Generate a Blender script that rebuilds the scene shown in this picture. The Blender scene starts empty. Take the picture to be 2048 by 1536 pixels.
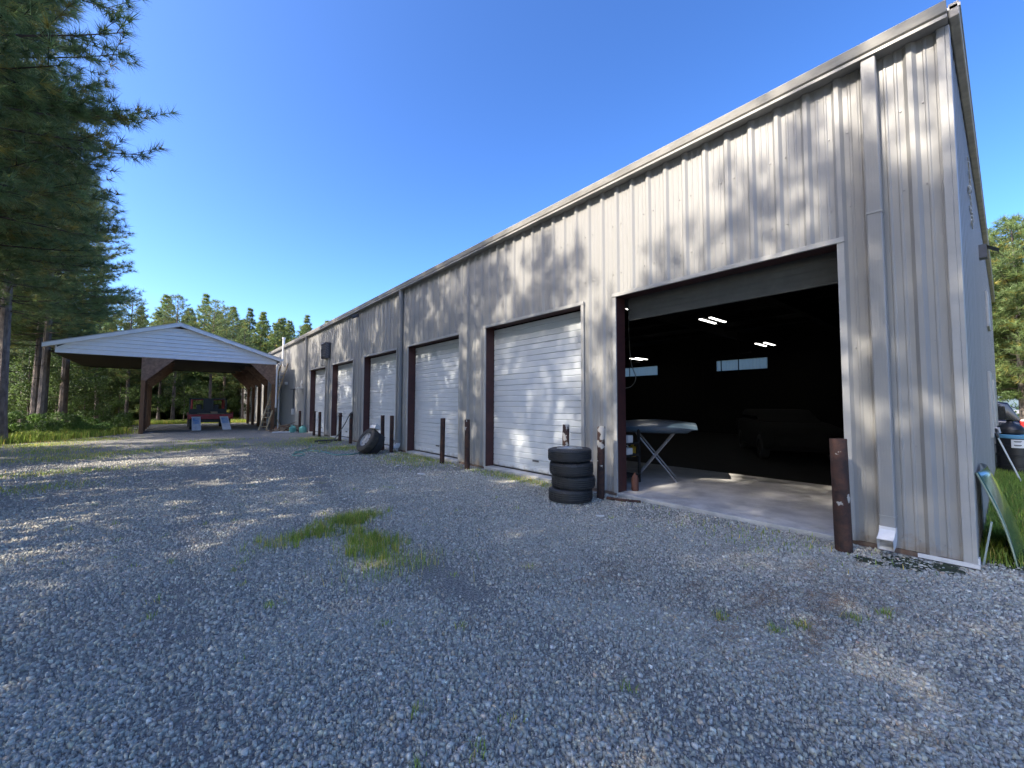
import bpy, math, random
import numpy as np
from mathutils import Vector, Matrix

random.seed(7)
S = bpy.context.scene
COL = S.collection
R = math.radians

# ------------------------------------------------------------------ camera
cam_d = bpy.data.cameras.new("camera")
cam_d.sensor_width = 36.0
cam_d.lens = 822.17 * 36.0 / 2048.0
cam_d.clip_start = 0.05
cam_d.clip_end = 2000
cam = bpy.data.objects.new("camera", cam_d)
COL.objects.link(cam)
yaw, pitch, roll = R(39.697), R(2.96), R(0.185)
fw = Vector((math.sin(yaw) * math.cos(pitch), math.cos(yaw) * math.cos(pitch), math.sin(pitch)))
rt0 = Vector((math.cos(yaw), -math.sin(yaw), 0))
up0 = rt0.cross(fw)
rt = math.cos(roll) * rt0 + math.sin(roll) * up0
up = -math.sin(roll) * rt0 + math.cos(roll) * up0
m = Matrix((rt, up, -fw)).transposed().to_4x4()
m.translation = Vector((0, 0, 1.5))
cam.matrix_world = m
S.camera = cam

# ------------------------------------------------------------------ sky and sun
SUN_EL, SUN_AZ = R(42), R(5)          # azimuth measured from -X towards +Y
w = bpy.data.worlds.new("World")
S.world = w
w.use_nodes = True
nt = w.node_tree
nt.nodes.clear()
sky = nt.nodes.new("ShaderNodeTexSky")
sky.sky_type = 'NISHITA'
sky.sun_disc = False
sky.sun_elevation = SUN_EL
sky.sun_rotation = R(270) + SUN_AZ
sky.altitude = 300
sky.air_density = 0.8
sky.dust_density = 2.6
sky.ozone_density = 3.5
hs = nt.nodes.new("ShaderNodeHueSaturation")
hs.inputs['Hue'].default_value = 0.501
hs.inputs['Saturation'].default_value = 1.15
bg = nt.nodes.new("ShaderNodeBackground")
bg.inputs[1].default_value = 0.1
wo = nt.nodes.new("ShaderNodeOutputWorld")
nt.links.new(sky.outputs[0], hs.inputs['Color'])
gm = nt.nodes.new("ShaderNodeGamma")
gm.inputs[1].default_value = 1.3
nt.links.new(hs.outputs[0], gm.inputs[0])
nt.links.new(gm.outputs[0], bg.inputs[0])
nt.links.new(bg.outputs[0], wo.inputs[0])

sun_d = bpy.data.lights.new("sun", 'SUN')
sun_d.energy = 3.0
sun_d.angle = R(0.55)
sun_d.color = (1.0, 0.90, 0.76)
sun = bpy.data.objects.new("sun", sun_d)
COL.objects.link(sun)
to_sun = Vector((-math.cos(SUN_EL) * math.cos(SUN_AZ), math.cos(SUN_EL) * math.sin(SUN_AZ), math.sin(SUN_EL)))
sun.rotation_euler = to_sun.to_track_quat('Z', 'Y').to_euler()
sun.location = to_sun * 60

S.view_settings.view_transform = 'Standard'
S.view_settings.look = 'None'
S.view_settings.exposure = 1.72
S.view_settings.gamma = 1.0
S.render.engine = 'CYCLES'
S.cycles.max_bounces = 8
S.cycles.diffuse_bounces = 6
S.cycles.glossy_bounces = 3
S.cycles.transmission_bounces = 4
S.cycles.transparent_max_bounces = 8
S.cycles.caustics_reflective = False
S.cycles.caustics_refractive = False


# ------------------------------------------------------------------ materials
def mat(name, col, rough=0.7, metal=0.0, var=0.0, scale=6.0, stretch=(1, 1, 1), bump=0.0, bscale=40.0,
        col2=None, spec=0.5, coat=0.0, translucent=0.0, objrand=0.0, attr=None):
    mt = bpy.data.materials.new(name)
    mt.use_nodes = True
    n = mt.node_tree
    b = n.nodes['Principled BSDF']
    b.inputs['Roughness'].default_value = rough
    b.inputs['Metallic'].default_value = metal
    b.inputs['Specular IOR Level'].default_value = spec
    b.inputs['Coat Weight'].default_value = coat
    b.inputs['Base Color'].default_value = (*col, 1)
    src = None
    geo = n.nodes.new("ShaderNodeNewGeometry")
    mp = n.nodes.new("ShaderNodeMapping")
    mp.inputs['Scale'].default_value = stretch
    n.links.new(geo.outputs['Position'], mp.inputs[0])
    if var > 0 or col2:
        nz = n.nodes.new("ShaderNodeTexNoise")
        nz.inputs['Scale'].default_value = scale
        nz.inputs['Detail'].default_value = 6
        nz.inputs['Roughness'].default_value = 0.65
        n.links.new(mp.outputs[0], nz.inputs['Vector'])
        mx = n.nodes.new("ShaderNodeMix")
        mx.data_type = 'RGBA'
        cr = n.nodes.new("ShaderNodeMapRange")
        cr.inputs['From Min'].default_value = 0.35
        cr.inputs['From Max'].default_value = 0.65
        n.links.new(nz.outputs[0], cr.inputs[0])
        n.links.new(cr.outputs[0], mx.inputs[0])
        c2 = col2 if col2 else tuple(max(0, c * (1 - var)) for c in col)
        mx.inputs[6].default_value = (*col, 1)
        mx.inputs[7].default_value = (*c2, 1)
        src = mx.outputs[2]
    if objrand > 0:
        oi = n.nodes.new("ShaderNodeObjectInfo")
        mr = n.nodes.new("ShaderNodeMapRange")
        mr.inputs['To Min'].default_value = 1 - objrand
        mr.inputs['To Max'].default_value = 1 + objrand
        n.links.new(oi.outputs['Random'], mr.inputs[0])
        mm = n.nodes.new("ShaderNodeMix")
        mm.data_type = 'RGBA'
        mm.blend_type = 'MULTIPLY'
        mm.inputs[0].default_value = 1
        if src is not None:
            n.links.new(src, mm.inputs[6])
        else:
            mm.inputs[6].default_value = (*col, 1)
        n.links.new(mr.outputs[0], mm.inputs[7])
        src = mm.outputs[2]
    if attr:
        at = n.nodes.new("ShaderNodeAttribute")
        at.attribute_name = attr
        mm = n.nodes.new("ShaderNodeMix")
        mm.data_type = 'RGBA'
        mm.blend_type = 'MULTIPLY'
        mm.inputs[0].default_value = 1
        if src is not None:
            n.links.new(src, mm.inputs[6])
        else:
            mm.inputs[6].default_value = (*col, 1)
        n.links.new(at.outputs['Color'], mm.inputs[7])
        src = mm.outputs[2]
    if src is not None:
        n.links.new(src, b.inputs['Base Color'])
    if bump > 0:
        nb = n.nodes.new("ShaderNodeTexNoise")
        nb.inputs['Scale'].default_value = bscale
        nb.inputs['Detail'].default_value = 4
        n.links.new(mp.outputs[0], nb.inputs['Vector'])
        bp = n.nodes.new("ShaderNodeBump")
        bp.inputs['Strength'].default_value = bump
        bp.inputs['Distance'].default_value = 0.02
        n.links.new(nb.outputs[0], bp.inputs['Height'])
        n.links.new(bp.outputs[0], b.inputs['Normal'])
    if translucent > 0:
        tr = n.nodes.new("ShaderNodeBsdfTranslucent")
        if src is not None:
            n.links.new(src, tr.inputs[0])
        else:
            tr.inputs[0].default_value = (*col, 1)
        ms = n.nodes.new("ShaderNodeMixShader")
        ms.inputs[0].default_value = translucent
        out = n.nodes['Material Output']
        n.links.new(b.outputs[0], ms.inputs[1])
        n.links.new(tr.outputs[0], ms.inputs[2])
        n.links.new(ms.outputs[0], out.inputs[0])
    return mt


def emit(name, col, strength):
    mt = bpy.data.materials.new(name)
    mt.use_nodes = True
    b = mt.node_tree.nodes['Principled BSDF']
    b.inputs['Emission Color'].default_value = (*col, 1)
    b.inputs['Emission Strength'].default_value = strength
    return mt


M_WALL = mat("painted_steel_panel", (0.32, 0.318, 0.305), 0.42, var=0.02, scale=1.0, stretch=(5, 5, 0.5), bump=0.06, bscale=5)
M_END = mat("painted_steel_end_panel", (0.27, 0.275, 0.27), 0.36, var=0.15, scale=1.0, stretch=(5, 5, 0.5), bump=0.05, bscale=4, spec=0.3)
M_TRIM = mat("light_trim_steel", (0.42, 0.415, 0.395), 0.4, var=0.12, scale=4)
M_GUT = mat("gutter_steel", (0.39, 0.38, 0.35), 0.4, var=0.35, scale=1.3, stretch=(2, 1.5, 6))
M_TAN = mat("weathered_tan_trim", (0.60, 0.54, 0.45), 0.6, var=0.35, scale=5)
M_ROOF = mat("galvalume_roof", (0.5, 0.5, 0.49), 0.4, metal=0.3, var=0.15, scale=2)
M_RED = mat("dark_red_oxide_steel", (0.075, 0.024, 0.021), 0.55, var=0.35, scale=6, col2=(0.05, 0.018, 0.018))
M_DOOR = mat("white_door_panel", (0.62, 0.66, 0.69), 0.42, var=0.06, scale=2.5)


def add_splash(mt, height=.42, col=(.23, .17, .115)):
    """mud splashed up from the gravel: ragged, from the ground to about knee height"""
    n = mt.node_tree
    b = n.nodes['Principled BSDF']
    src = b.inputs['Base Color'].links[0].from_socket
    geo = n.nodes.new("ShaderNodeNewGeometry")
    nz = n.nodes.new("ShaderNodeTexNoise")
    nz.inputs['Scale'].default_value = 7
    nz.inputs['Detail'].default_value = 8
    nz.inputs['Roughness'].default_value = .7
    n.links.new(geo.outputs['Position'], nz.inputs['Vector'])
    sx = n.nodes.new("ShaderNodeSeparateXYZ")
    n.links.new(geo.outputs['Position'], sx.inputs[0])
    mr = n.nodes.new("ShaderNodeMapRange")
    mr.inputs['From Min'].default_value = 0
    mr.inputs['From Max'].default_value = height
    mr.inputs['To Min'].default_value = .22
    mr.inputs['To Max'].default_value = -.3
    n.links.new(sx.outputs[2], mr.inputs[0])
    ad = n.nodes.new("ShaderNodeMath")
    ad.operation = 'ADD'
    n.links.new(nz.outputs[0], ad.inputs[0])
    n.links.new(mr.outputs[0], ad.inputs[1])
    th = n.nodes.new("ShaderNodeMapRange")
    th.inputs['From Min'].default_value = .48
    th.inputs['From Max'].default_value = .78
    th.inputs['To Max'].default_value = .7
    n.links.new(ad.outputs[0], th.inputs[0])
    mx = n.nodes.new("ShaderNodeMix")
    mx.data_type = 'RGBA'
    n.links.new(th.outputs[0], mx.inputs[0])
    n.links.new(src, mx.inputs[6])
    mx.inputs[7].default_value = (*col, 1)
    n.links.new(mx.outputs[2], b.inputs['Base Color'])


add_splash(M_WALL)
add_splash(M_DOOR, .35)
add_splash(M_END)
M_DGREY = mat("grey_green_door_end", (0.12, 0.125, 0.12), 0.6, var=0.2)
M_RUST = mat("rusty_iron", (0.08, 0.036, 0.024), 0.85, col2=(0.028, 0.018, 0.016), scale=9, bump=0.35, bscale=50)
M_CONC = mat("concrete", (0.56, 0.55, 0.52), 0.85, var=0.4, scale=3.5, bump=0.15, bscale=30)
M_SLAB = mat("worn_concrete_floor", (0.52, 0.515, 0.50), 0.75, var=0.35, scale=2.2, bump=0.1, bscale=30)
M_INT = mat("interior_shade_black", (0.012, 0.012, 0.012), 0.95, var=0.3)  # near-black colour stands in for deep shade on everything indoors
M_TUBE = emit("lamp_tube", (1.0, 0.97, 0.9), 2.2)
M_BLACK = mat("black_plastic", (0.014, 0.014, 0.015), 0.4)
M_RUB = mat("tyre_rubber", (0.042, 0.042, 0.043), 0.6, var=0.35, scale=14, bump=0.1, bscale=90)
M_RUBD = mat("tan_mottled_rubber", (0.045, 0.041, 0.036), 0.85, col2=(0.09, 0.08, 0.065), scale=8)  # tan patches mixed into the rubber by noise
M_ALU = mat("aluminium_rim", (0.55, 0.55, 0.55), 0.35, metal=0.8, var=0.2)
M_WPL = mat("white_plastic", (0.72, 0.72, 0.7), 0.5, var=0.1)
M_WOODP = mat("pale_wood", (0.47, 0.35, 0.22), 0.75, var=0.35, scale=3, stretch=(6, 6, 1))
M_WOOD = mat("brown_timber", (0.24, 0.125, 0.062), 0.8, var=0.45, scale=2, stretch=(9, 9, 0.7), bump=0.15, bscale=20)
M_OSB = mat("weathered_plywood", (0.32, 0.20, 0.135), 0.85, var=0.45, scale=8, bump=0.2, bscale=40)
M_SIDING = mat("white_vinyl_siding", (0.87, 0.88, 0.88), 0.5, var=0.06, scale=3)
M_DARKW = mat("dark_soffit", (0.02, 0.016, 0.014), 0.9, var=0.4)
M_BARK = mat("pine_bark", (0.25, 0.205, 0.175), 0.95, col2=(0.10, 0.08, 0.07), scale=3.5, stretch=(3, 3, 0.9), bump=0.8, bscale=14)
M_TWIG = mat("pine_branch_bark", (0.085, 0.064, 0.05), 0.95, var=0.4)
M_NEED = mat("pine_needles", (0.145, 0.20, 0.07), 0.5, translucent=0.5, objrand=0.18, attr="tone")
M_NEEDF = mat("sunny_pine_needles", (0.17, 0.235, 0.075), 0.6, translucent=0.45, objrand=0.2, attr="tone")  # brighter needle copy, sunlight on the far crowns put into the colour
M_LEAF = mat("shrub_leaves", (0.115, 0.2, 0.04), 0.5, translucent=0.35, objrand=0.25, attr="tone")
M_LEAFD = mat("woodland_leaves", (0.11, 0.17, 0.045), 0.55, translucent=0.45, attr="tone")
M_GRASS = mat("grass_blades", (0.31, 0.42, 0.07), 0.55, translucent=0.45, attr="tone")
M_STRAW = mat("pine_straw", (0.31, 0.20, 0.125), 0.9, attr="tone")
M_STONE = mat("slate_gravel", (0.50, 0.485, 0.415), 0.75, attr="tone", var=0.25, scale=60)
M_CABLE = mat("grey_cable", (0.3, 0.3, 0.28), 0.6)
M_HOSE = mat("green_garden_hose", (0.09, 0.27, 0.23), 0.4)
M_BHOSE = mat("dark_hose", (0.06, 0.075, 0.075), 0.35)
M_STEEL = mat("bare_steel", (0.36, 0.36, 0.37), 0.45, metal=0.7, var=0.2)
M_GLASS = mat("dark_window_glass", (0.012, 0.016, 0.02), 0.06, spec=0.8)
M_NAVY = mat("dark_blue_car_paint", (0.010, 0.013, 0.028), 0.25, coat=0.4)
M_TRED = mat("faded_red_truck_paint", (0.48, 0.02, 0.02), 0.4, var=0.35, scale=3)
M_LAMP = mat("red_lamp_lens", (0.6, 0.02, 0.02), 0.15, coat=1.0)
M_TEAL = mat("teal_plastic", (0.16, 0.46, 0.40), 0.45, var=0.15)
M_LID = mat("blue_lid_plastic", (0.10, 0.28, 0.42), 0.35)
M_TGLASS = mat("green_tinted_glass", (0.02, 0.075, 0.05), 0.12, spec=0.5)
M_CARD = mat("cardboard", (0.42, 0.30, 0.19), 0.85, var=0.15)
M_BLUE = mat("blue_paint_worn", (0.12, 0.34, 0.66), 0.5, col2=(0.6, 0.64, 0.68), scale=4)
M_WPAINT = mat("worn_white_paint", (0.8, 0.8, 0.8), 0.6, var=0.2, scale=5)
M_HOOD = mat("grey_blue_hood_paint", (0.065, 0.105, 0.15), 0.35, coat=0.3)
M_SKYL = mat("translucent_fibreglass", (0.5, 0.48, 0.40), 0.6, translucent=0.75)
M_ORANGE = mat("orange_plastic", (0.10, 0.042, 0.03), 0.8)
M_YEL = mat("yellow_plastic", (0.45, 0.3, 0.03), 0.5)
M_LOUV = mat("weathered_dark_louver", (0.12, 0.125, 0.14), 0.55, var=0.3)
M_INK = mat("printed_ink", (0.02, 0.02, 0.02), 0.7)
M_FIBRE = mat("torn_white_insulation", (0.7, 0.69, 0.64), 0.95, var=0.2, scale=20, bump=0.4)


# ------------------------------------------------------------------ mesh helpers
class MB:
    def __init__(self):
        self.v = []
        self.f = []

    def add(self, vs, fs):
        o = len(self.v)
        self.v += [tuple(p) for p in vs]
        self.f += [tuple(i + o for i in q) for q in fs]
        return self

    def box(self, c, s, rot=None):
        hx, hy, hz = s[0] / 2, s[1] / 2, s[2] / 2
        vs = [Vector((x, y, z)) for x in (-hx, hx) for y in (-hy, hy) for z in (-hz, hz)]
        if rot is not None:
            vs = [rot @ p for p in vs]
        vs = [p + Vector(c) for p in vs]
        return self.add(vs, [(0, 1, 3, 2), (4, 6, 7, 5), (0, 4, 5, 1), (2, 3, 7, 6), (0, 2, 6, 4), (1, 5, 7, 3)])

    def bx(self, x0, x1, y0, y1, z0, z1):
        return self.box(((x0 + x1) / 2, (y0 + y1) / 2, (z0 + z1) / 2), (x1 - x0, y1 - y0, z1 - z0))

    def tube(self, pts, r, n=8, cap=True):
        pts = [Vector(p) for p in pts]
        rs = r if isinstance(r, (list, tuple)) else [r] * len(pts)
        vs, fs = [], []
        prev = None
        for i, p in enumerate(pts):
            a = pts[max(i - 1, 0)]
            b = pts[min(i + 1, len(pts) - 1)]
            t = (b - a).normalized()
            if prev is None:
                ref = Vector((0, 0, 1)) if abs(t.z) < 0.9 else Vector((1, 0, 0))
                u = t.cross(ref).normalized()
            else:
                u = (prev - t * prev.dot(t)).normalized()
            prev = u
            q = t.cross(u)
            for k in range(n):
                an = 2 * math.pi * k / n
                vs.append(p + (u * math.cos(an) + q * math.sin(an)) * rs[i])
        for i in range(len(pts) - 1):
            for k in range(n):
                k2 = (k + 1) % n
                fs.append((i * n + k, i * n + k2, (i + 1) * n + k2, (i + 1) * n + k))
        if cap:
            fs.append(tuple(range(n - 1, -1, -1)))
            fs.append(tuple(range((len(pts) - 1) * n, len(pts) * n)))
        return self.add(vs, fs)

    def lathe(self, prof, n=40, mtx=None):
        vs, fs = [], []
        for (r, z) in prof:
            for k in range(n):
                a = 2 * math.pi * k / n
                p = Vector((r * math.cos(a), r * math.sin(a), z))
                vs.append(mtx @ p if mtx else p)
        for i in range(len(prof) - 1):
            for k in range(n):
                k2 = (k + 1) % n
                fs.append((i * n + k, i * n + k2, (i + 1) * n + k2, (i + 1) * n + k))
        return self.add(vs, fs)

    def prism(self, poly, axis, a, b):
        """extrude a 2-D polygon along axis 0/1/2 from a to b"""
        def P(u, v, t):
            return {0: (t, u, v), 1: (u, t, v), 2: (u, v, t)}[axis]
        n = len(poly)
        vs = [P(u, v, a) for u, v in poly] + [P(u, v, b) for u, v in poly]
        fs = [tuple(range(n)), tuple(range(2 * n - 1, n - 1, -1))]
        for i in range(n):
            j = (i + 1) % n
            fs.append((i, i + n, j + n, j))
        return self.add(vs, fs)

    def strip(self, prof, axis, a, b):
        def P(u, v, t):
            return {0: (t, u, v), 1: (u, t, v), 2: (u, v, t)}[axis]
        n = len(prof)
        vs = [P(u, v, a) for u, v in prof] + [P(u, v, b) for u, v in prof]
        fs = [(i, i + 1, i + 1 + n, i + n) for i in range(n - 1)]
        return self.add(vs, fs)

    def loft(self, rings, close=True):
        n = len(rings[0])
        vs = [p for r in rings for p in r]
        fs = []
        for i in range(len(rings) - 1):
            for k in range(n):
                k2 = (k + 1) % n
                fs.append((i * n + k, i * n + k2, (i + 1) * n + k2, (i + 1) * n + k))
        if close:
            fs.append(tuple(range(n - 1, -1, -1)))
            fs.append(tuple(range((len(rings) - 1) * n, len(rings) * n)))
        return self.add(vs, fs)

    def build(self, name, material, parent=None, smooth=False, bevel=0.0, fix=True):
        me = bpy.data.meshes.new(name)
        me.from_pydata(self.v, [], self.f)
        if fix:
            import bmesh
            b = bmesh.new()
            b.from_mesh(me)
            bmesh.ops.recalc_face_normals(b, faces=b.faces)
            b.to_mesh(me)
            b.free()
        me.materials.append(material)
        if smooth:
            me.polygons.foreach_set("use_smooth", [True] * len(me.polygons))
            try:
                me.set_sharp_from_angle(angle=R(38))
            except Exception:
                pass
        me.update()
        o = bpy.data.objects.new(name, me)
        COL.objects.link(o)
        if parent is not None:
            o.parent = parent
        if bevel > 0:
            bv = o.modifiers.new("bevel", 'BEVEL')
            bv.width = bevel
            bv.segments = 2
            bv.limit_method = 'ANGLE'
        return o


def tag(o, label=None, cat=None, group=None, kind=None):
    if label:
        o["label"] = label
    if cat:
        o["category"] = cat
    if group:
        o["group"] = group
    if kind:
        o["kind"] = kind
    return o


def thing(name, label, cat, loc=(0, 0, 0), rotz=0.0, group=None):
    o = bpy.data.objects.new(name, None)
    o.empty_display_size = 0.2
    o.location = loc
    o.rotation_euler = (0, 0, rotz)
    COL.objects.link(o)
    return tag(o, label, cat, group)


def copy_tree(o, parent=None):
    c = o.copy()
    COL.objects.link(c)
    if parent is not None:
        c.parent = parent
    for ch in list(o.children):
        copy_tree(ch, c)
    return c


def tri_mesh(name, verts, material, parent=None, nv=3, tone=None, smooth=False):
    """verts: (F,nv,3) array, every face with its own vertices"""
    F = verts.shape[0]
    me = bpy.data.meshes.new(name)
    me.vertices.add(F * nv)
    me.vertices.foreach_set("co", np.ascontiguousarray(verts, dtype=np.float32).ravel())
    me.loops.add(F * nv)
    me.loops.foreach_set("vertex_index", np.arange(F * nv, dtype=np.int32))
    me.polygons.add(F)
    me.polygons.foreach_set("loop_start", np.arange(0, F * nv, nv, dtype=np.int32))
    if tone is not None:
        a = me.attributes.new("tone", 'FLOAT_COLOR', 'POINT')
        c = np.ones((F * nv, 4), dtype=np.float32)
        t = np.repeat(tone, nv, axis=0)
        c[:, :3] = t if t.ndim == 2 else t[:, None]
        a.data.foreach_set("color", c.ravel())
    me.materials.append(material)
    me.update(calc_edges=True)
    me.validate()
    o = bpy.data.objects.new(name, me)
    COL.objects.link(o)
    if parent is not None:
        o.parent = parent
    return o


# ------------------------------------------------------------------ ground
D = 5.80           # plane of the long wall
YC = 0.265         # plane of the end wall


def gravel_material():
    mt = bpy.data.materials.new("gravel_ground")
    mt.use_nodes = True
    n = mt.node_tree
    L = n.links
    b = n.nodes['Principled BSDF']
    b.inputs['Roughness'].default_value = 0.85
    geo = n.nodes.new("ShaderNodeNewGeometry")
    P = geo.outputs['Position']

    def noise(scale, detail=5, rough=0.6, dist=0.0):
        x = n.nodes.new("ShaderNodeTexNoise")
        x.inputs['Scale'].default_value = scale
        x.inputs['Detail'].default_value = detail
        x.inputs['Roughness'].default_value = rough
        x.inputs['Distortion'].default_value = dist
        L.new(P, x.inputs['Vector'])
        return x.outputs[0]

    def rng(src, a, c, lo=0.0, hi=1.0):
        x = n.nodes.new("ShaderNodeMapRange")
        x.inputs['From Min'].default_value = a
        x.inputs['From Max'].default_value = c
        x.inputs['To Min'].default_value = lo
        x.inputs['To Max'].default_value = hi
        L.new(src, x.inputs[0])
        return x.outputs[0]

    def mix(fac, a, c):
        x = n.nodes.new("ShaderNodeMix")
        x.data_type = 'RGBA'
        if hasattr(fac, 'links'):
            L.new(fac, x.inputs[0])
        else:
            x.inputs[0].default_value = fac
        for s, i in ((a, 6), (c, 7)):
            if isinstance(s, tuple):
                x.inputs[i].default_value = (*s, 1)
            else:
                L.new(s, x.inputs[i])
        return x.outputs[2]

    def math_(op, a, c):
        x = n.nodes.new("ShaderNodeMath")
        x.operation = op
        for s, i in ((a, 0), (c, 1)):
            if isinstance(s, (int, float)):
                x.inputs[i].default_value = s
            else:
                L.new(s, x.inputs[i])
        return x.outputs[0]

    vo = n.nodes.new("ShaderNodeTexVoronoi")
    vo.inputs['Scale'].default_value = 75
    L.new(P, vo.inputs['Vector'])
    sep = n.nodes.new("ShaderNodeSeparateColor")
    L.new(vo.outputs['Color'], sep.inputs[0])
    stone = mix(rng(sep.outputs[0], 0.0, 1.0), (0.28, 0.27, 0.24), (0.45, 0.44, 0.38))
    stone = mix(rng(sep.outputs[1], 0.93, 0.95), stone, (0.42, 0.41, 0.38))
    gap = rng(vo.outputs['Distance'], 0.35, 0.75)
    stone = mix(gap, stone, (0.17, 0.165, 0.155))
    # worn, dusty wheel tracks and dirt
    dirt = mix(noise(25), (0.28, 0.235, 0.185), (0.40, 0.345, 0.28))
    dmask = rng(noise(0.55, 6, 0.62, 0.6), 0.52, 0.66)
    fine = rng(noise(9, 5), 0.38, 0.62)
    dm = math_('MULTIPLY', dmask, fine)
    dm = math_('MULTIPLY', dm, 0.75)
    base = mix(dm, stone, dirt)
    # thin green cover, mostly far from the wheel tracks
    gm = rng(noise(0.8, 6, 0.66, 0.8), 0.60, 0.70)
    gm = math_('MULTIPLY', gm, rng(noise(18, 4), 0.42, 0.6))
    sx = n.nodes.new("ShaderNodeSeparateXYZ")
    L.new(P, sx.inputs[0])
    far = rng(sx.outputs[1], 4.0, 12.0, 0.15, 1.0)
    gm = math_('MULTIPLY', gm, far)
    base = mix(gm, base, (0.085, 0.12, 0.04))
    L.new(base, b.inputs['Base Color'])
    bp = n.nodes.new("ShaderNodeBump")
    bp.inputs['Strength'].default_value = 0.9
    bp.inputs['Distance'].default_value = 0.02
    inv = math_('SUBTRACT', 1.0, vo.outputs['Distance'])
    h = math_('ADD', inv, math_('MULTIPLY', sep.outputs[2], 0.5))
    L.new(h, bp.inputs['Height'])
    L.new(bp.outputs[0], b.inputs['Normal'])
    return mt


g = MB()
g.add([(-300, -300, 0), (300, -300, 0), (300, 300, 0), (-300, 300, 0)], [(0, 1, 2, 3)])
tag(g.build("gravel_yard", gravel_material()), kind="structure")


def ragged(poly, step, amp, seed):
    rnd = random.Random(seed)
    out = []
    for i in range(len(poly)):
        a, b = Vector(poly[i]), Vector(poly[(i + 1) % len(poly)])
        k = max(1, int((b - a).length / step))
        for j in range(k):
            p = a.lerp(b, j / k)
            out.append((p.x + rnd.uniform(-amp, amp), p.y + rnd.uniform(-amp, amp)))
    return out


M_FLOOR = mat("forest_litter", (0.13, 0.085, 0.05), 0.95, col2=(0.06, 0.07, 0.028), scale=1.6, bump=0.5, bscale=12)
M_LAWN = mat("lawn_soil", (0.05, 0.085, 0.022), 0.95, col2=(0.07, 0.062, 0.035), scale=2.5, bump=0.5, bscale=25)
poly = ragged([(-150, -60), (-6.2, -60), (-6.0, 5), (-5.6, 14), (-4.4, 23), (-2.2, 27.3), (-1.6, 40), (5.6, 40.5), (5.6, 150), (-150, 150)], 0.7, 0.22, 3)
g = MB()
g.add([(x, y, 0.004) for x, y in poly], [tuple(range(len(poly)))])
tag(g.build("forest_floor", M_FLOOR), kind="structure")
poly = ragged([(6.05, 0.2), (6.25, -0.25), (8.5, -1.6), (14, -4), (30, -12), (150, -40), (150, 60), (28, 60), (28, 0.6)], 0.4, 0.12, 4)
g = MB()
g.add([(x, y, 0.004) for x, y in poly], [tuple(range(len(poly)))])
tag(g.build("lawn", M_LAWN), kind="structure")

# ------------------------------------------------------------------ the steel building
DOORS = [(1.16, 4.20), (4.95, 7.95), (9.11, 12.13), (13.0, 16.0), (17.22, 20.1), (21.17, 23.97)]
HD = 3.35
XB = 22.6          # back wall
YE = 54.0
ZE = 5.32
bld = thing("metal_building", "long grey ribbed steel workshop with a row of roll-up doors along the gravel yard", "building", (D, YC, 0))
BO = Vector((D, YC, 0))


def part(mb, name, material, **k):
    o = mb.build(name, material, bld, **k)
    o.location = -BO
    return o


def rib_profile(t):
    """panel offset outwards at position t along the wall (ribs 0.305 m apart)"""
    return t


def wall_profile(a, b, first):
    pts = [a]
    per = 0.3048
    k = math.floor((a - first) / per) - 1
    y = first + k * per
    while y < b + per:
        for dy in (-.052, -.020, .020, .052, .095, .104, .118, .127, .178, .187, .201, .210):
            t = y + dy
            if a < t < b:
                pts.append(t)
        y += per
    pts.append(b)
    return sorted(pts)


def wall_off(y, first):
    per = 0.3048
    t = (y - first + per / 2) % per - per / 2
    at = abs(t)
    if at <= .021:
        return .034
    if at < .051:
        return .034 * (.052 - at) / .031
    for lo in (.095, .178):
        u = (y - first) % per
        if lo + .008 <= u <= lo + .024:
            return .006
    return 0.0


FIRST = 1.13 - 0.3048 * 4
brk = {YC + .05, YE}
for a, b in DOORS:
    brk |= {a, b}
brk = sorted(brk)
ww = MB()
for a, b in zip(brk[:-1], brk[1:]):
    z0 = 0.05
    for da, db in DOORS:
        if abs(a - da) < 1e-6:
            z0 = HD + .05
    if a >= da and False:
        pass
    pr = wall_profile(a, b, FIRST)
    zs = [z0, ZE] if z0 > 1 else [z0, HD + .05, ZE]
    nv = len(pr)
    vs = [(D - wall_off(y, FIRST), y, z) for z in zs for y in pr]
    fs = []
    for r_ in range(len(zs) - 1):
        for i in range(nv - 1):
            fs.append((r_ * nv + i, r_ * nv + i + 1, (r_ + 1) * nv + i + 1, (r_ + 1) * nv + i))
    ww.add(vs, fs)
part(ww, "front_wall", M_WALL, fix=False)

SL = 0.018          # gentle roof pitch
XR = (D + XB) / 2


def roof_z(x):
    return 5.40 + SL * (min(x, 2 * XR - x) - D)


ew = MB()
pr = wall_profile(D + .05, XB, D + 0.42)
nv = len(pr)
vs = [(x, YC - wall_off(x, D + 0.42), 0.05) for x in pr] + [(x, YC - wall_off(x, D + 0.42), roof_z(x) - .02) for x in pr]
ew.add(vs, [(i, i + 1, nv + i + 1, nv + i) for i in range(nv - 1)])
part(ew, "end_wall", M_END, fix=False)
bw = MB()
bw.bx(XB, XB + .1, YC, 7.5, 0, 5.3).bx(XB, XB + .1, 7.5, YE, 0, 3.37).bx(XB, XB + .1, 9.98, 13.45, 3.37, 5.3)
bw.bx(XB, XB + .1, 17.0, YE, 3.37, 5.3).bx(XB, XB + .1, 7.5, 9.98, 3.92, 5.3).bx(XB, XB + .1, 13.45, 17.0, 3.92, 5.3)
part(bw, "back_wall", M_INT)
fe = MB()
fe.bx(D + .05, XB, YE - .1, YE, 0, 5.3)
part(fe, "far_wall", M_WALL)
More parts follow.
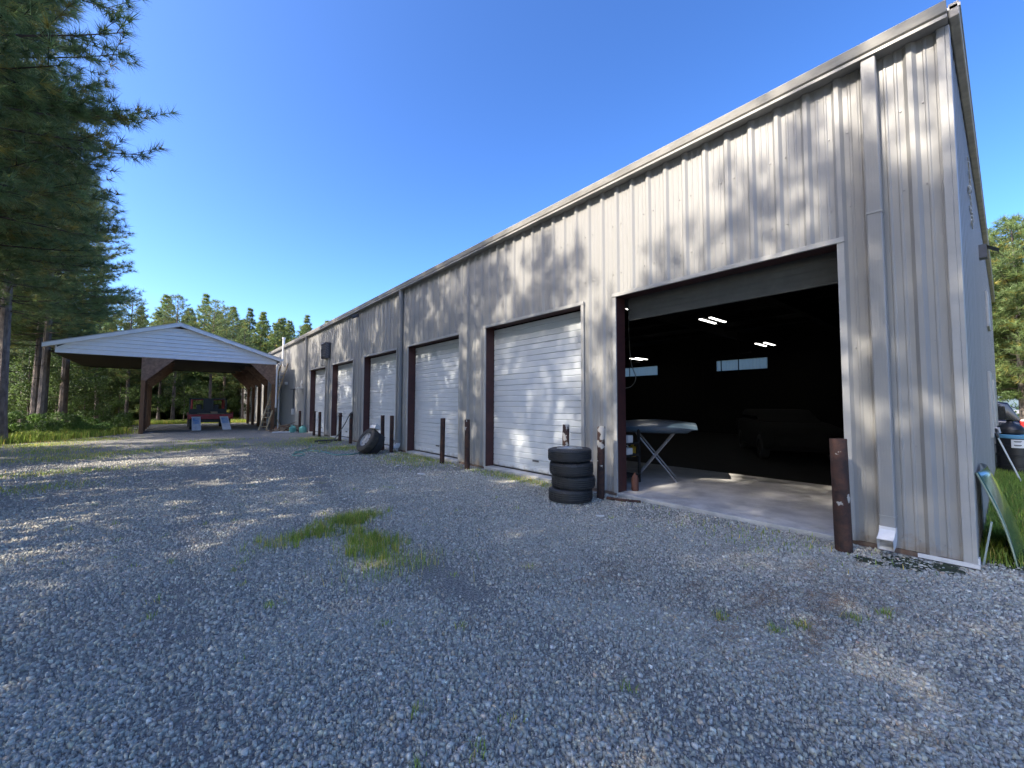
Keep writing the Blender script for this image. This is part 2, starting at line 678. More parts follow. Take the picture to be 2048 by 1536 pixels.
for a, b in ((7.5, 9.98), (13.45, 17.0)):
    sk = MB()
    n_ = int((b - a) / .04)
    pts = [(XB + .06 + (.015 if (i // 2) % 2 else 0), a + i * (b - a) / n_) for i in range(n_ + 1)]
    sk.strip(pts, 2, 3.37, 3.92)
    sk.v = [(p[0], p[1], p[2]) for p in sk.v]
    part(sk, "skylight_strip", M_SKYL)
rf = MB()
rf.prism([(D - .06, 5.415), (XR, 5.415 + SL * (XR - D)), (XB + .3, 5.41), (XB + .3, 5.38), (XR, 5.38 + SL * (XR - D)), (D - .06, 5.385)], 1, YC - .12, YE + .15)
part(rf, "roof", M_ROOF)
cl = MB()
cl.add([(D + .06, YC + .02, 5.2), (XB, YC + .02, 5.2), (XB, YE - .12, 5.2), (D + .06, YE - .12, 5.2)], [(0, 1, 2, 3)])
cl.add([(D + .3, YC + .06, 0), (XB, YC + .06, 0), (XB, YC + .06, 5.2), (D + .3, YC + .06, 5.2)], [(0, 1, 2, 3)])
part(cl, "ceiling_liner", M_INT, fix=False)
for yy in (4.58, 8.53, 16.6, 24.4):
    fm = MB()
    fm.bx(D + .30, D + .62, yy - .1, yy + .1, .1, 5.1)
    fm.bx(D + .62, XB - .1, yy - .09, yy + .09, 4.82, 5.15)
    part(fm, "steel_frame", M_INT)
pu = MB()
for xx in (8, 10, 12, 14, 16, 18, 20):
    pu.bx(xx, xx + .08, YC + .1, 30, 5.0, 5.18)
part(pu, "purlin", M_INT)
# gutter
gx = D
gt = MB()
gt.prism([(gx - .002, 5.415), (gx - .145, 5.425), (gx - .162, 5.44), (gx - .168, 5.43), (gx - .150, 5.335), (gx - .118, 5.325), (gx - .118, 5.312),
          (gx - .150, 5.305), (gx - .150, 5.272), (gx - .002, 5.272)], 1, YC - .03, YE)
part(gt, "gutter", M_GUT)
for yy in (3.5, 6.6, 9.7, 12.8, 15.9, 19, 22.1, 25.2, 28.3):
    jt = MB()
    jt.bx(gx - .1535, gx - .1485, yy, yy + .012, 5.275, 5.305)
    part(jt, "gutter_joint", M_STEEL)
rk = MB()
rk.prism([(D - .06, 5.30), (XR, 5.30 + SL * (XR - D)), (XB + .3, 5.30), (XB + .3, 5.445), (XR, 5.445 + SL * (XR - D)), (D - .06, 5.445)], 1, YC - .11, YC - .036)
part(rk, "rake_trim", M_TAN, bevel=.01)
ct = MB()
ct.bx(D - .036, D + .06, YC - .004, YC + .055, .05, 5.27).bx(D - .036, D + .1, YC - .038, YC - .004, .05, 5.26)
part(ct, "corner_trim", M_TRIM, bevel=.004)
kick = MB()
kick.bx(D - .05, D - .03, YC - .05, YC + .36, .012, .05).bx(D - .03, D + .06, YC - .05, YC - .03, .012, .10)
part(kick, "base_flashing", M_WPAINT)
bt = MB()
ys = [YC] + [v for d in DOORS for v in d] + [YE]
for i in range(0, len(ys), 2):
    bt.bx(D - .012, D + .2, ys[i], ys[i + 1], -.1, .046)
bt.bx(D + .2, XB, YC - .005, YC + .1, -.1, .046)
part(bt, "foundation", mat("rust_stained_concrete", (0.2, 0.16, 0.13), 0.9, col2=(0.11, 0.06, 0.04), scale=5))
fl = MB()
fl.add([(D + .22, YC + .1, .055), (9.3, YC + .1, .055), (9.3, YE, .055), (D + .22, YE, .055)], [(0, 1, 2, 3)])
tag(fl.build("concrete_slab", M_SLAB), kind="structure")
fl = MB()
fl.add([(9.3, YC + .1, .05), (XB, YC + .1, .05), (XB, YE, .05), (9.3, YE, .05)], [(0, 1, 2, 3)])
tag(fl.build("workshop_floor", mat("shade_darkened_floor", (0.024, 0.023, 0.022), 0.85, var=0.4, scale=2)), kind="structure")  # shade deeper inside is painted in as a near-black half of the floor

for i, (a, b) in enumerate(DOORS):
    fr = MB()
    fr.bx(D - .02, D + .215, b - .012, b + .006, .05, HD)          # far jamb
    fr.bx(D - .02, D + .24, a - .006, a + .012, .05, HD)          # near jamb
    fr.bx(D - .02, D + .24, a - .006, b + .006, HD, HD + .02)
    part(fr, "door_frame", M_RED)
    tr = MB()
    tr.bx(D - .045, D - .015, a - .055, a + .012, .05, HD + .05)
    tr.bx(D - .045, D - .015, b - .012, b + .055, .05, HD + .05)
    tr.bx(D - .055, D - .015, a - .06, b + .06, HD - .004, HD + .055)
    part(tr, "door_trim", M_TRIM, bevel=.004)
    sl = MB()
    sl.bx(D - .06, D + .26, a + .006, b - .006, -.1, .058)
    part(sl, "threshold", M_CONC, bevel=.008)
    if i == 0:
        dr = MB()
        dr.bx(D + .34, D + .40, a + .012, b - .012, HD - .36, HD + .1)
        for k in range(4):
            dr.bx(D + .332, D + .34, a + .012, b - .012, HD - .33 + k * .085, HD - .295 + k * .085)
        part(dr, "raised_door", M_DGREY)
        hb = MB()
        hb.tube([(D + .62, a - .2, HD + .12), (D + .62, b + .2, HD + .12)], .2, 16)
        part(hb, "door_roll", M_DGREY)
        continue
    dr = MB()
    prof = []
    z = 0.075
    pitch_ = (HD - .03 - z) / 26
    for k in range(27):
        zz = z + k * pitch_
        deep = .014 if k % 5 == 2 else .007
        if k % 5 == 0:
            deep = .012
        prof += [(D + .225, zz), (D + .225 + deep, zz + .008), (D + .225 + deep * .6, zz + .014), (D + .222, zz + .026)]
    prof = prof[:-3]
    dr.strip(prof, 1, a + .012, b - .012)
    part(dr, "roller_door", M_DOOR, fix=False)
    hl = MB()
    hl.bx(D + .205, D + .222, (a + b) / 2 - .09, (a + b) / 2 + .09, .30, .335)
    hl.build("handle", M_LOUV, bld).location = -BO
    se = MB()
    se.bx(D + .218, D + .25, a + .012, b - .012, .058, .082)
    part(se, "door_seal", M_BLACK)


# downspouts
def downspout(y, name="downspout"):
    ds = MB()
    wd, dp = (.062, .085)
    ds.prism([(D - .045 - dp, y - wd + .008), (D - .045 - dp + .008, y - wd), (D - .045, y - wd), (D - .045, y + wd), (D - .045 - dp + .008, y + wd), (D - .045 - dp, y + wd - .008)], 2, .27, 5.275)
    for k in range(5):
        yy = y - .045 + k * .0225
        ds.bx(D - .045 - dp - .003, D - .045 - dp, yy - .004, yy + .004, .38, 5.2)
    o = part(ds, name, M_WALL)
    for zb in (3.55, .38):
        bb = MB()
        bb.bx(D - .052 - dp, D - .02, y - wd - .004, y + wd + .004, zb, zb + .02 if zb > 1 else zb + .006)
        q = bb.build("strap", M_TRIM, o)
    # kick-out elbow, open at its end
    eb = MB()
    t = .003

    def ring(x0, x1, z0, z1, n0):
        # section across the spout; x0 outer face, x1 inner face
        return [(x0, y - wd, z0), (x0, y + wd, z0), (x1, y + wd, z1), (x1, y - wd, z1)]
    xo, xi = D - .045 - dp, D - .045
    rings = [ring(xo - .002, xi + .002, .275, .275, 0), ring(xo - .012, xi - .002, .25, .215, 0), ring(xo - .045, xi - .03, .222, .15, 0), ring(xo - .10, xi - .09, .198, .10, 0), ring(xo - .17, xo - .135, .18, .07, 0)]
    eb.loft(rings, close=False)
    inner = [[(p[0], y + (p[1] - y) * .95, p[2] + (-.004 if k < 2 else .004)) for k, p in enumerate(r)] for r in rings]
    eb.loft(inner, close=False)
    e = eb.build("elbow", M_WPAINT, o, fix=False)
    rb = MB()
    for k in range(4):
        zz = .268 - k * .016
        rb.bx(xo - .012 - k * .003, xo + .002, y - wd - .002, y + wd + .002, zz, zz + .006)
    rb.build("elbow_ridge", M_WPAINT, o)
    return o


for yy in (.83, 12.62, 24.8):
    downspout(yy)

# fasteners
sc = MB()
for z in (.16, 1.1, 2.15, 3.0 + .75, 4.6):
    y = FIRST
    k = 0
    while y < 16:
        for dy in (-.085, .085):
            yy = y + dy
            if yy > YC + .1 and not any(a - .05 < yy < b + .05 and z < HD + .1 for a, b in DOORS) and abs(yy - .83) > .07 and (z < .3 or k % 2 == 0):
                sc.box((D - .005, yy, z), (.012, .013, .013))
        y += .3048
        k += 1
tag(part(sc, "panel_screw", M_STEEL), kind="stuff")

# louvred fan hood, lamp, flue, meters
lv = MB()
y0, y1, z0, z1 = 20.5, 21.25, 3.72, 4.42
lv.bx(D - .24, D - .03, y0, y0 + .03, z0, z1).bx(D - .24, D - .03, y1 - .03, y1, z0, z1).bx(D - .26, D - .03, y0 - .02, y1 + .02, z1, z1 + .05)
lv.bx(D - .05, D - .03, y0, y1, z0, z1)
o = part(lv, "exhaust_louver", M_LOUV)
for k in range(6):
    s = MB()
    s.box((D - .19, (y0 + y1) / 2, z0 + .07 + k * .115), (.19, y1 - y0 + .02, .014), Matrix.Rotation(R(38), 3, 'Y'))
    q = s.build("slat", M_STEEL, o)
cn = MB()
cn.tube([(D - .06, 20.62, 3.72), (D - .06, 20.62, .3)], .022, 8)
part(cn, "conduit", M_TRIM)
sp = MB()
sp.box((D - .06, 16.75, 5.12), (.1, .14, .12))
sp.box((D - .2, 16.75, 5.07), (.2, .22, .13), Matrix.Rotation(R(-25), 3, 'Y'))
part(sp, "security_lamp", M_LOUV, bevel=.01)
fp = MB()
fp.tube([(D - .14, 30.6, 4.25), (D - .14, 30.6, 5.85)], .075, 12)
fp.tube([(D - .14, 30.6, 4.25), (D - .12, 30.6, 4.1), (D + .02, 30.6, 4.1)], .075, 12)
fp.tube([(D - .14, 30.6, 5.85), (D - .14, 30.6, 5.95)], .1, 12)
part(fp, "flue_pipe", M_WPL, smooth=True)
me_ = MB()
me_.bx(D - .16, D - .03, 27.45, 27.75, .9, 1.25)
o = part(me_, "meter_box", M_WPL, bevel=.01)
mp_ = MB()
mp_.tube([(D - .08, 27.6, 1.25), (D - .08, 27.6, 2.4)], .03, 8)
mp_.bx(D - .2, D - .03, 27.4, 27.85, 2.4, 2.45)
part(mp_, "service_pipe", M_LOUV)
wl = MB()
wl.bx(D - .32, D - .03, 25.45, 25.95, 2.42, 2.46).tube([(D - .1, 25.7, 2.46), (D - .1, 25.7, 2.75)], .02, 6)
wl.bx(D - .07, D - .03, 25.6, 25.8, 2.7, 2.9)
part(wl, "wall_lamp", M_WPL)
wl2 = MB()
wl2.bx(D - .18, D - .03, 29.5, 29.8, 2.78, 2.95)
part(wl2, "wall_lamp", M_WPL)

# end wall details
tn = MB()
rnd = random.Random(5)
for k in range(46):
    z = 3.98 + k * .018
    xx = 8.3 + .25 * math.sin(k * .23) + rnd.uniform(-.05, .05)
    tn.box((xx, YC - .04 - rnd.uniform(0, .012), z), (.10 + .12 * rnd.random(), .012, .015), Matrix.Rotation(rnd.uniform(-.4, .4), 3, 'Y'))
part(tn, "torn_insulation", M_FIBRE)
fl_ = MB()
fl_.bx(11.3, 11.5, YC - .13, YC - .03, 4.22, 4.46)
fl_.add([(11.32, YC - .13, 4.44), (11.6, YC - .13, 4.44), (11.6, YC - .27, 4.34), (11.32, YC - .27, 4.34)], [(0, 1, 2, 3)])
part(fl_, "flood_lamp", M_LOUV, fix=False)
for (xa, xb, za, zb) in ((12.3, 13.0, .9, 2.2), (15.2, 16.1, .05, 2.15), (14, 15, 3.3, 4.1)):
    wd_ = MB()
    wd_.bx(xa, xb, YC - .075, YC - .03, za, zb)
    part(wd_, "end_wall_shutter", M_TRIM, bevel=.01)
sg = MB()
sg.bx(16.9, 17.4, YC - .06, YC - .036, 1.3, 1.75)
part(sg, "notice_board", M_WPL)
fc = MB()
fc.tube([(13.4, YC - .03, 1.05), (13.4, YC - .12, 1.05), (13.4, YC - .13, .95)], .03, 8)
part(fc, "tap", M_STEEL)

# interior ceiling lamps (each its own thing)
proto = None
LL = ["long twin-tube lamp glowing nearest the middle of the open doorway", "twin-tube lamp glowing far back above the right skylight strip",
      "twin-tube lamp glowing above the left skylight strip", "twin-tube lamp just under the raised door at the left"]
for i, (x, y, z) in enumerate(((14.5, 6.48, 4.47), (20.2, 6.77, 4.22), (20.4, 13.3, 4.14), (11.4, 7.28, 4.5))):
    if proto is None:
        proto = thing("ceiling_lamp", LL[0], "lamp", (x, y, z), 0, "tube lamps hanging in the workshop")
        for s in (-1, 1):
            hb = MB()
            hb.bx(-.6, .6, s * .17 - .05, s * .17 + .05, .03, .08)
            h = hb.build("housing", M_INT, proto)
            tb = MB()
            tb.tube([(-.58, s * .17 - .025, .01), (.58, s * .17 - .025, .01)], .017, 8)
            tb.tube([(-.58, s * .17 + .025, .01), (.58, s * .17 + .025, .01)], .017, 8)
            tb.build("lamp_tube", M_TUBE, h)
        o = proto
    else:
        o = copy_tree(proto)
        o["label"] = LL[i]
    o.location = (x, y, z)


# ------------------------------------------------------------------ carport
CY0, CY1 = 28.0, 38.3
cp = thing("carport", "open timber carport with white siding gable standing beside the far end of the workshop", "carport", (.25, CY0, 0))


def cpart(mb, name, material, **k):
    o = mb.build(name, material, cp, **k)
    o.location = (-.25, -CY0, 0)
    return o


AX, AZ = .27, 5.78
LX, LZ = -4.56, 4.25
RX, RZ = 5.04, 4.22


def rz(x):
    return AZ + (LZ - AZ) * (AX - x) / (AX - LX) if x < AX else AZ + (RZ - AZ) * (x - AX) / (RX - AX)


rf = MB()
for y0, y1 in ((CY0 - .28, CY1 + .25),):
    rf.prism([(LX, LZ), (AX, AZ), (RX, RZ), (RX, RZ + .035), (AX, AZ + .035), (LX, LZ + .035)], 1, y0, y1)
cpart(rf, "roof", M_ROOF)
fa = MB()
for (xa, xb) in ((LX, AX), (AX, RX)):
    za, zb = rz(xa), rz(xb)
    fa.prism([(xa, za - .17), (xb, zb - .17), (xb, zb - .002), (xa, za - .002)], 1, CY0 - .27, CY0 - .245)
cpart(fa, "fascia", M_SIDING)
sf = MB()
for (xa, xb) in ((LX + .01, AX), (AX, RX - .01)):
    za, zb = rz(xa), rz(xb)
    sf.prism([(xa, za - .17), (xb, zb - .17), (xb, zb - .155), (xa, za - .155)], 1, CY0 - .243, CY0 - .03)
cpart(sf, "rake_soffit", M_SIDING)
# siding gable with lapped boards
sg = MB()
z = 3.90
while z < 5.6:
    z2 = z + .20

    def xl(zz):
        return max(-4.17, AX - (AZ - .17 - zz) / (AZ - LZ) * (AX - LX))

    def xr(zz):
        return min(4.80, AX + (AZ - .17 - zz) / (AZ - RZ) * (RX - AX))
    if xl(z2) < xr(z2):
        sg.add([(xl(z), CY0 - .06, z), (xr(z), CY0 - .06, z), (xr(z2), CY0 - .003, z2), (xl(z2), CY0 - .003, z2),
                (xl(z), CY0, z), (xr(z), CY0, z)], [(0, 1, 2, 3), (4, 5, 1, 0)])
    z = z2
cpart(sg, "gable_siding", M_SIDING, fix=False)
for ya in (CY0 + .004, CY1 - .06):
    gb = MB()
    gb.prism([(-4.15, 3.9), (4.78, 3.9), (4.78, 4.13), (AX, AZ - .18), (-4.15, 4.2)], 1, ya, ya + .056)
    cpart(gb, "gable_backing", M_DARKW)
gtr = MB()
gtr.bx(-4.18, -4.13, CY0 - .03, CY0 + .002, 3.9, 4.2).bx(-4.18, 4.82, CY0 - .035, CY0 - .023, 3.87, 3.92).bx(4.78, 4.83, CY0 - .03, CY0 + .002, 3.9, 4.13)
cpart(gtr, "gable_trim", M_SIDING)
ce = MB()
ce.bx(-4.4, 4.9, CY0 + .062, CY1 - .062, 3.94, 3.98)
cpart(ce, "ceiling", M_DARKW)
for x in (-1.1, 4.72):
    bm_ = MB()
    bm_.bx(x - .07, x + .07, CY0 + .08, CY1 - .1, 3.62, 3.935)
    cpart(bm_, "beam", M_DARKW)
n_fr = 5
for k in range(n_fr):
    y = CY0 + .07 + k * (CY1 - CY0 - .2) / (n_fr - 1)
    for x, s in ((-1.1, 1), (4.72, -1)):
        po = MB()
        po.bx(x - .085, x + .085, y - .07, y + .07, 0, 3.62)
        cpart(po, "post", M_WOOD, bevel=.006)
        br = MB()
        xo = x - s * .085
        br.prism([(xo, 2.70), (xo + s * .20, 2.70), (xo + s * 1.32, 3.88), (xo, 3.88)], 1, y - .105, y - .075)
        cpart(br, "gusset", M_OSB)
sp_ = MB()
rnd = random.Random(2)
y = CY0 + .16
while y < 31.2:
    wv = .18 + rnd.random() * .08
    sp_.bx(-1.19, -1.17 + rnd.random() * .012, y, y + wv - .008, 0.02, 3.62)
    y += wv
cpart(sp_, "side_boards", M_WOOD)
dg = MB()
dg.prism([(RX + .003, RZ - .12), (RX + .11, RZ - .12), (RX + .13, RZ + .01), (RX + .003, RZ + .01)], 1, CY0 - .28, CY1 + .2)
dg.tube([(RX + .06, CY0 - .1, RZ - .1), (RX + .02, CY0 - .1, RZ - .25), (4.9, CY0 - .02, RZ - .42), (4.86, CY0 - .02, RZ - .6), (4.86, CY0 - .02, 1.3)], .045, 8)
cpart(dg, "downspout", M_SIDING)
# pale poles standing in for light stripes on the wall under the carport
for k, y in enumerate((29.3, 31.2, 33.0, 34.6, 36.0)):
    q = MB()
    q.tube([(5.25, y, 0), (5.25, y, 3.6)], .05, 8)
    o = tag(q.build("light_stripe_pole", M_STEEL if k % 2 else M_WPL), "pale pole standing in for a light stripe on the workshop wall under the carport", "pole", "upright poles standing in for light stripes on the wall under the carport")

# ------------------------------------------------------------------ bollards
BY = [1.14, 4.27, 5.05, 8.17, 9.33, 12.48, 13.19, 16.32, 17.61, 20.63, 21.59, 24.5]
BL = ["thick rusty steel bollard in front of the right jamb of the open doorway",
      "bollard with peeling white paint right beside the tyre stack, left of the doorway",
      "rusty bollard with peeling paint standing behind the tyre stack",
      "rusty bollard at the left jamb of the closed door nearest the open doorway",
      "rusty bollard at the right jamb of the second closed door from the open doorway",
      "rusty bollard on the right side of the two leaning wheels",
      "rusty bollard that the two leaning wheels stand in front of",
      "rusty bollard with the dark hose hanging from its top",
      "rusty bollard with a dark ring near its top, beside the hose bollard",
      "rusty bollard at the left jamb of the second farthest white door",
      "rusty bollard with a flat cap plate at the right jamb of the farthest white door",
      "farthest rusty bollard, standing between the two teal jugs"]


def rust_paint(name, amount):
    mt = mat(name, (0.08, 0.036, 0.024), 0.85, col2=(0.028, 0.018, 0.016), scale=9, bump=0.35, bscale=50)
    n = mt.node_tree
    b = n.nodes['Principled BSDF']
    src = b.inputs['Base Color'].links[0].from_socket
    nz = n.nodes.new("ShaderNodeTexNoise")
    nz.inputs['Scale'].default_value = 7
    nz.inputs['Detail'].default_value = 8
    geo = n.nodes.new("ShaderNodeNewGeometry")
    n.links.new(geo.outputs['Position'], nz.inputs['Vector'])
    sx = n.nodes.new("ShaderNodeSeparateXYZ")
    n.links.new(geo.outputs['Position'], sx.inputs[0])
    mr = n.nodes.new("ShaderNodeMapRange")
    mr.inputs['From Min'].default_value = .35
    mr.inputs['From Max'].default_value = 1.15
    mr.inputs['To Min'].default_value = -.12
    mr.inputs['To Max'].default_value = amount
    n.links.new(sx.outputs[2], mr.inputs[0])
    ad = n.nodes.new("ShaderNodeMath")
    ad.operation = 'ADD'
    n.links.new(nz.outputs[0], ad.inputs[0])
    n.links.new(mr.outputs[0], ad.inputs[1])
    th = n.nodes.new("ShaderNodeMapRange")
    th.inputs['From Min'].default_value = .56
    th.inputs['From Max'].default_value = .59
    n.links.new(ad.outputs[0], th.inputs[0])
    mx = n.nodes.new("ShaderNodeMix")
    mx.data_type = 'RGBA'
    n.links.new(th.outputs[0], mx.inputs[0])
    n.links.new(src, mx.inputs[6])
    mx.inputs[7].default_value = (.42, .40, .36, 1)
    n.links.new(mx.outputs[2], b.inputs['Base Color'])
    return mt


M_RUSTP = rust_paint("rust_with_peeling_paint", .10)
M_RUSTQ = rust_paint("rust_with_few_paint_flecks", -.02)
for i, y in enumerate(BY):
    q = MB()
    r = .075 if i == 0 else .062
    h = 1.16
    rr = random.Random(i)
    q.lathe([(r, -.1), (r * 1.01, .3), (r, .7), (r, h - .004), (r - .003, h), (r - .009, h), (r - .01, h - .06), (0.001, h - .06)], 20)
    if i == 10:
        q.bx(-.1, .1, -.1, .1, h, h + .02)
    if i == 8:
        q.lathe([(r + .002, h - .16), (r + .014, h - .15), (r + .014, h - .1), (r + .002, h - .09)], 20)
    o = q.build("bollard", M_RUSTP if i in (1, 2) else (M_RUSTQ if i in (0, 3) else M_RUST), smooth=True)
    o.location = (5.42, y, 0)
    o.rotation_euler = (R(rr.uniform(-.8, .8)), R(rr.uniform(-.8, .8)), rr.uniform(0, 6))
    tag(o, BL[i], "bollard", "rusty steel bollards along the workshop doors")


# ------------------------------------------------------------------ wheels
def make_wheel(label, rubber, rimkind, tread=4, rad=.345, wid=.205, group=None):
    w_ = thing("wheel", label, "wheel", group=group)
    h = wid / 2
    prof = [(.195, -h * .80), (.215, -h * .93), (.255, -h), (.292, -h * .985), (.315, -h * .92), (.332, -h * .80), (.343, -h * .66)]
    gs = [-.45, -.15, .15, .45]
    for gpos in gs:
        prof += [(.349, (gpos - .12) * h), (.3495, (gpos - .06) * h), (.328, (gpos - .045) * h), (.328, (gpos + .045) * h), (.3495, (gpos + .06) * h), (.349, (gpos + .12) * h)]
    prof += [(.343, h * .66), (.332, h * .80), (.315, h * .92), (.292, h * .985), (.255, h), (.215, h * .93), (.195, h * .80), (.19, h * .6), (.19, -h * .6), (.195, -h * .80)]
    prof = [(r * rad / .35, z) for r, z in prof]
    t = MB()
    t.lathe(prof, 56)
    for gi in range(56):
        a = 2 * math.pi * gi / 56
        for s in (-1, 1):
            rm = Matrix.Rotation(a, 3, 'Z')
            t.box(rm @ Vector((.336 * rad / .35, 0, s * h * .73)), (.012, .02, h * .16), rm @ Matrix.Rotation(.25 * s, 3, 'X'))
    t.build("tyre", rubber, w_, smooth=True)
    rm = MB()
    k = rad / .35
    if rimkind == 'steel':
        rm.lathe([(.2 * k, h * .82), (.207 * k, h * .86), (.195 * k, h * .80), (.185 * k, h * .55), (.17 * k, h * .50), (.12 * k, h * .62), (.08 * k, h * .66), (.055 * k, h * .60), (.052 * k, h * .75), (.0, h * .75)], 40)
        rim = rm.build("rim", M_RIMS, w_, smooth=True)
        for q in range(5):
            a = 2 * math.pi * q / 5
            hm = MB()
            mt_ = Matrix.Translation(Vector((math.cos(a) * .138 * k, math.sin(a) * .138 * k, h * .585))) @ Matrix.Rotation(a, 4, 'Z')
            hm.lathe([(.001, .006), (.021, .006), (.021, -.004)], 14, mt_)
            hm.build("hand_hole", M_BLACK, rim)
    elif rimkind == 'alloy':
        rm.lathe([(.2 * k, h * .80), (.208 * k, h * .95), (.196 * k, h * 1.0), (.186 * k, h * .7), (.18 * k, h * .2)], 40)
        rm.lathe([(.0, h * .98), (.04 * k, h * .98), (.052 * k, h * .9), (.052 * k, h * .5)], 24)
        for q in range(5):
            a = 2 * math.pi * q / 5
            ro = Matrix.Rotation(a, 3, 'Z')
            rm.box(ro @ Vector((.118 * k, 0, h * .86)), (.15 * k, .048, .022), ro)
        rim = rm.build("rim", M_ALU, w_, smooth=True)
        dk = MB()
        dk.lathe([(.0, h * .3), (.184 * k, h * .3)], 24)
        dk.build("hub_back", M_BLACK, rim)
    else:
        rm.lathe([(.2 * k, h * .8), (.185 * k, h * .4), (.1, h * .2), (0, h * .2)], 24)
        rm.build("rim", M_STEEL, w_, smooth=True)
    return w_


M_RIMS = mat("dull_silver_rim", (0.42, 0.41, 0.40), 0.5, metal=0.25, var=0.2)
tl = ["lowest black tyre of the stack, resting on the gravel", "second tyre from the bottom of the stack", "third tyre from the bottom of the stack",
      "top tyre of the stack with a silver alloy rim showing"]
offs = [(-.02, .01), (.035, .0), (-.015, -.005), (-.03, .015)]
for k in range(4):
    o = make_wheel(tl[k], M_RUB, 'alloy' if k == 3 else 'dark', group="tyres stacked by the open doorway")
    o.location = (4.95 + offs[k][0], 4.47 + offs[k][1], .105 + k * .207)
    o.rotation_euler = (R((-.6, 1.0, -.8, .7)[k]), R((.5, -.8, .6, -.5)[k]), k * 1.3)


def orient(o, axis, loc, spin=0.0):
    q = Vector(axis).to_track_quat('Z', 'Y')
    o.rotation_mode = 'QUATERNION'
    o.rotation_quaternion = q @ Matrix.Rotation(spin, 3, 'Z').to_quaternion()
    o.location = loc


ax = Vector((-.84, -.12, .52)).normalized()
a_ = make_wheel("front wheel of the leaning pair with tan-mottled sidewall and silver steel rim", M_RUBD, 'steel', rad=.40, wid=.24, group="two wheels leaning on a bollard")
orient(a_, ax, (4.70, 12.58, .40), .3)
a_ = make_wheel("rear wheel of the leaning pair, dark, propped against the bollard", M_RUB, 'dark', rad=.40, wid=.24, group="two wheels leaning on a bollard")
orient(a_, ax, Vector((4.70, 12.58, .40)) - ax * .25 + Vector((.02, .1, -.02)), .8)
q = MB()
q.prism([(-.12, -.05), (.12, -.05), (.13, .03), (.05, .05), (-.1, .055)], 1, -.1, .1)
q.box((.02, 0, .075), (.2, .16, .035), Matrix.Rotation(.2, 3, 'Y'))
o = q.build("plastic_tray", M_WPL, bevel=.008)
o.location = (4.90, 12.5, .80)
o.rotation_euler = (0, R(18), .4)
tag(o, "crumpled white plastic tray lying on top of the two leaning wheels", "tray")

# ------------------------------------------------------------------ hoses
q = MB()
q.tube([(5.40, 16.28, 1.0), (5.36, 16.22, 1.17), (5.42, 16.2, 1.22), (5.47, 16.3, 1.18), (5.38, 16.35, 1.12), (5.25, 16.5, .75), (5.1, 16.75, .35), (4.98, 16.95, .1), (4.85, 17.05, .025), (4.6, 17.0, .02), (4.4, 16.8, .02)], .018, 8)
tag(q.build("dark_hose", M_BHOSE, smooth=True), "dark hose draped from a bollard top down to the ground", "hose")
hp = [(4.78, 13.15), (4.35, 12.64), (4.03, 12.58), (3.8, 12.76), (3.77, 13.42), (3.71, 13.99), (3.5, 14.33), (3.23, 14.19), (2.96, 13.83), (2.82, 13.53), (2.85, 13.2), (3.0, 13.13), (3.13, 13.4), (3.15, 13.9), (3.02, 14.2), (3.25, 14.53), (3.59, 15.02), (3.9, 15.8), (4.08, 16.61)]


def smooth_path(pts, k=5):
    out = []
    P = [Vector((p[0], p[1], p[2] if len(p) > 2 else .022)) for p in pts]
    for i in range(len(P) - 1):
        p0, p1, p2, p3 = P[max(i - 1, 0)], P[i], P[i + 1], P[min(i + 2, len(P) - 1)]
        for j in range(k):
            t = j / k
            out.append(.5 * ((2 * p1) + (-p0 + p2) * t + (2 * p0 - 5 * p1 + 4 * p2 - p3) * t * t + (-p0 + 3 * p1 - 3 * p2 + p3) * t ** 3))
    out.append(P[-1])
    return out


q = MB()
q.tube(smooth_path(hp), .016, 8)
tag(q.build("garden_hose", M_HOSE, smooth=True), "green garden hose lying in loops on the gravel beside the leaning wheels", "hose")

# spiral pipe at the foot of the wall
q = MB()
q.tube(smooth_path([(5.52, 12.3, .10), (5.5, 12.4, .08), (5.48, 12.55, .06), (5.5, 12.75, .09), (5.58, 12.84, .22), (5.62, 12.80, .36)]), .055, 10)
tag(q.build("drain_pipe", M_CABLE, smooth=True), "short grey curved drain pipe at the wall foot behind the leaning wheels", "pipe")
q = MB()
q.tube([(5.38, 4.12, .04), (5.45, 3.95, .03), (5.62, 3.66, .02)], .022, 8)
tag(q.build("rusty_rod", M_RUST), "short rusty rod lying at the foot of the paint-peeling bollard", "rod")

# ------------------------------------------------------------------ ladder
M_LADDER = mat("pale_ladder_wood", (0.58, 0.45, 0.27), 0.7, var=0.3, scale=4)
q0 = Vector((4.15, 27.55, 0.0))
q1 = Vector((5.6, 29.75, 4.15))
ldr = thing("ladder", "old wooden extension ladder leaning from the gravel up to the workshop wall", "ladder", q0)
d = (q1 - q0)
L = d.length
dz = d.normalized()
sx_ = Vector((.80, -.55, 0)).normalized()
for s in (-1, 1):
    q = MB()
    c = d / 2 + sx_ * s * .2
    rot = Matrix((sx_, dz.cross(sx_), dz)).transposed()
    q.box(c, (.05, .10, L), rot)
    q.build("rail", M_LADDER, ldr)
for k in range(14):
    q = MB()
    c = dz * (.25 + k * .31)
    q.tube([c - sx_ * .2, c + sx_ * .2], .024, 6)
    q.build("rung", M_LADDER, ldr)


# ------------------------------------------------------------------ vehicles
def rrect(y, hw, z0, z1, r=.08):
    """section at length y: rounded rectangle"""
    pts = []
    for cx, cz, a0 in ((hw - r, z1 - r, 0), (-hw + r, z1 - r, 90), (-hw + r, z0 + r, 180), (hw - r, z0 + r, 270)):
        for k in range(4):
            a = R(a0 + k * 30)
            pts.append((cx + r * math.cos(a), y, cz + r * math.sin(a)))
    return pts


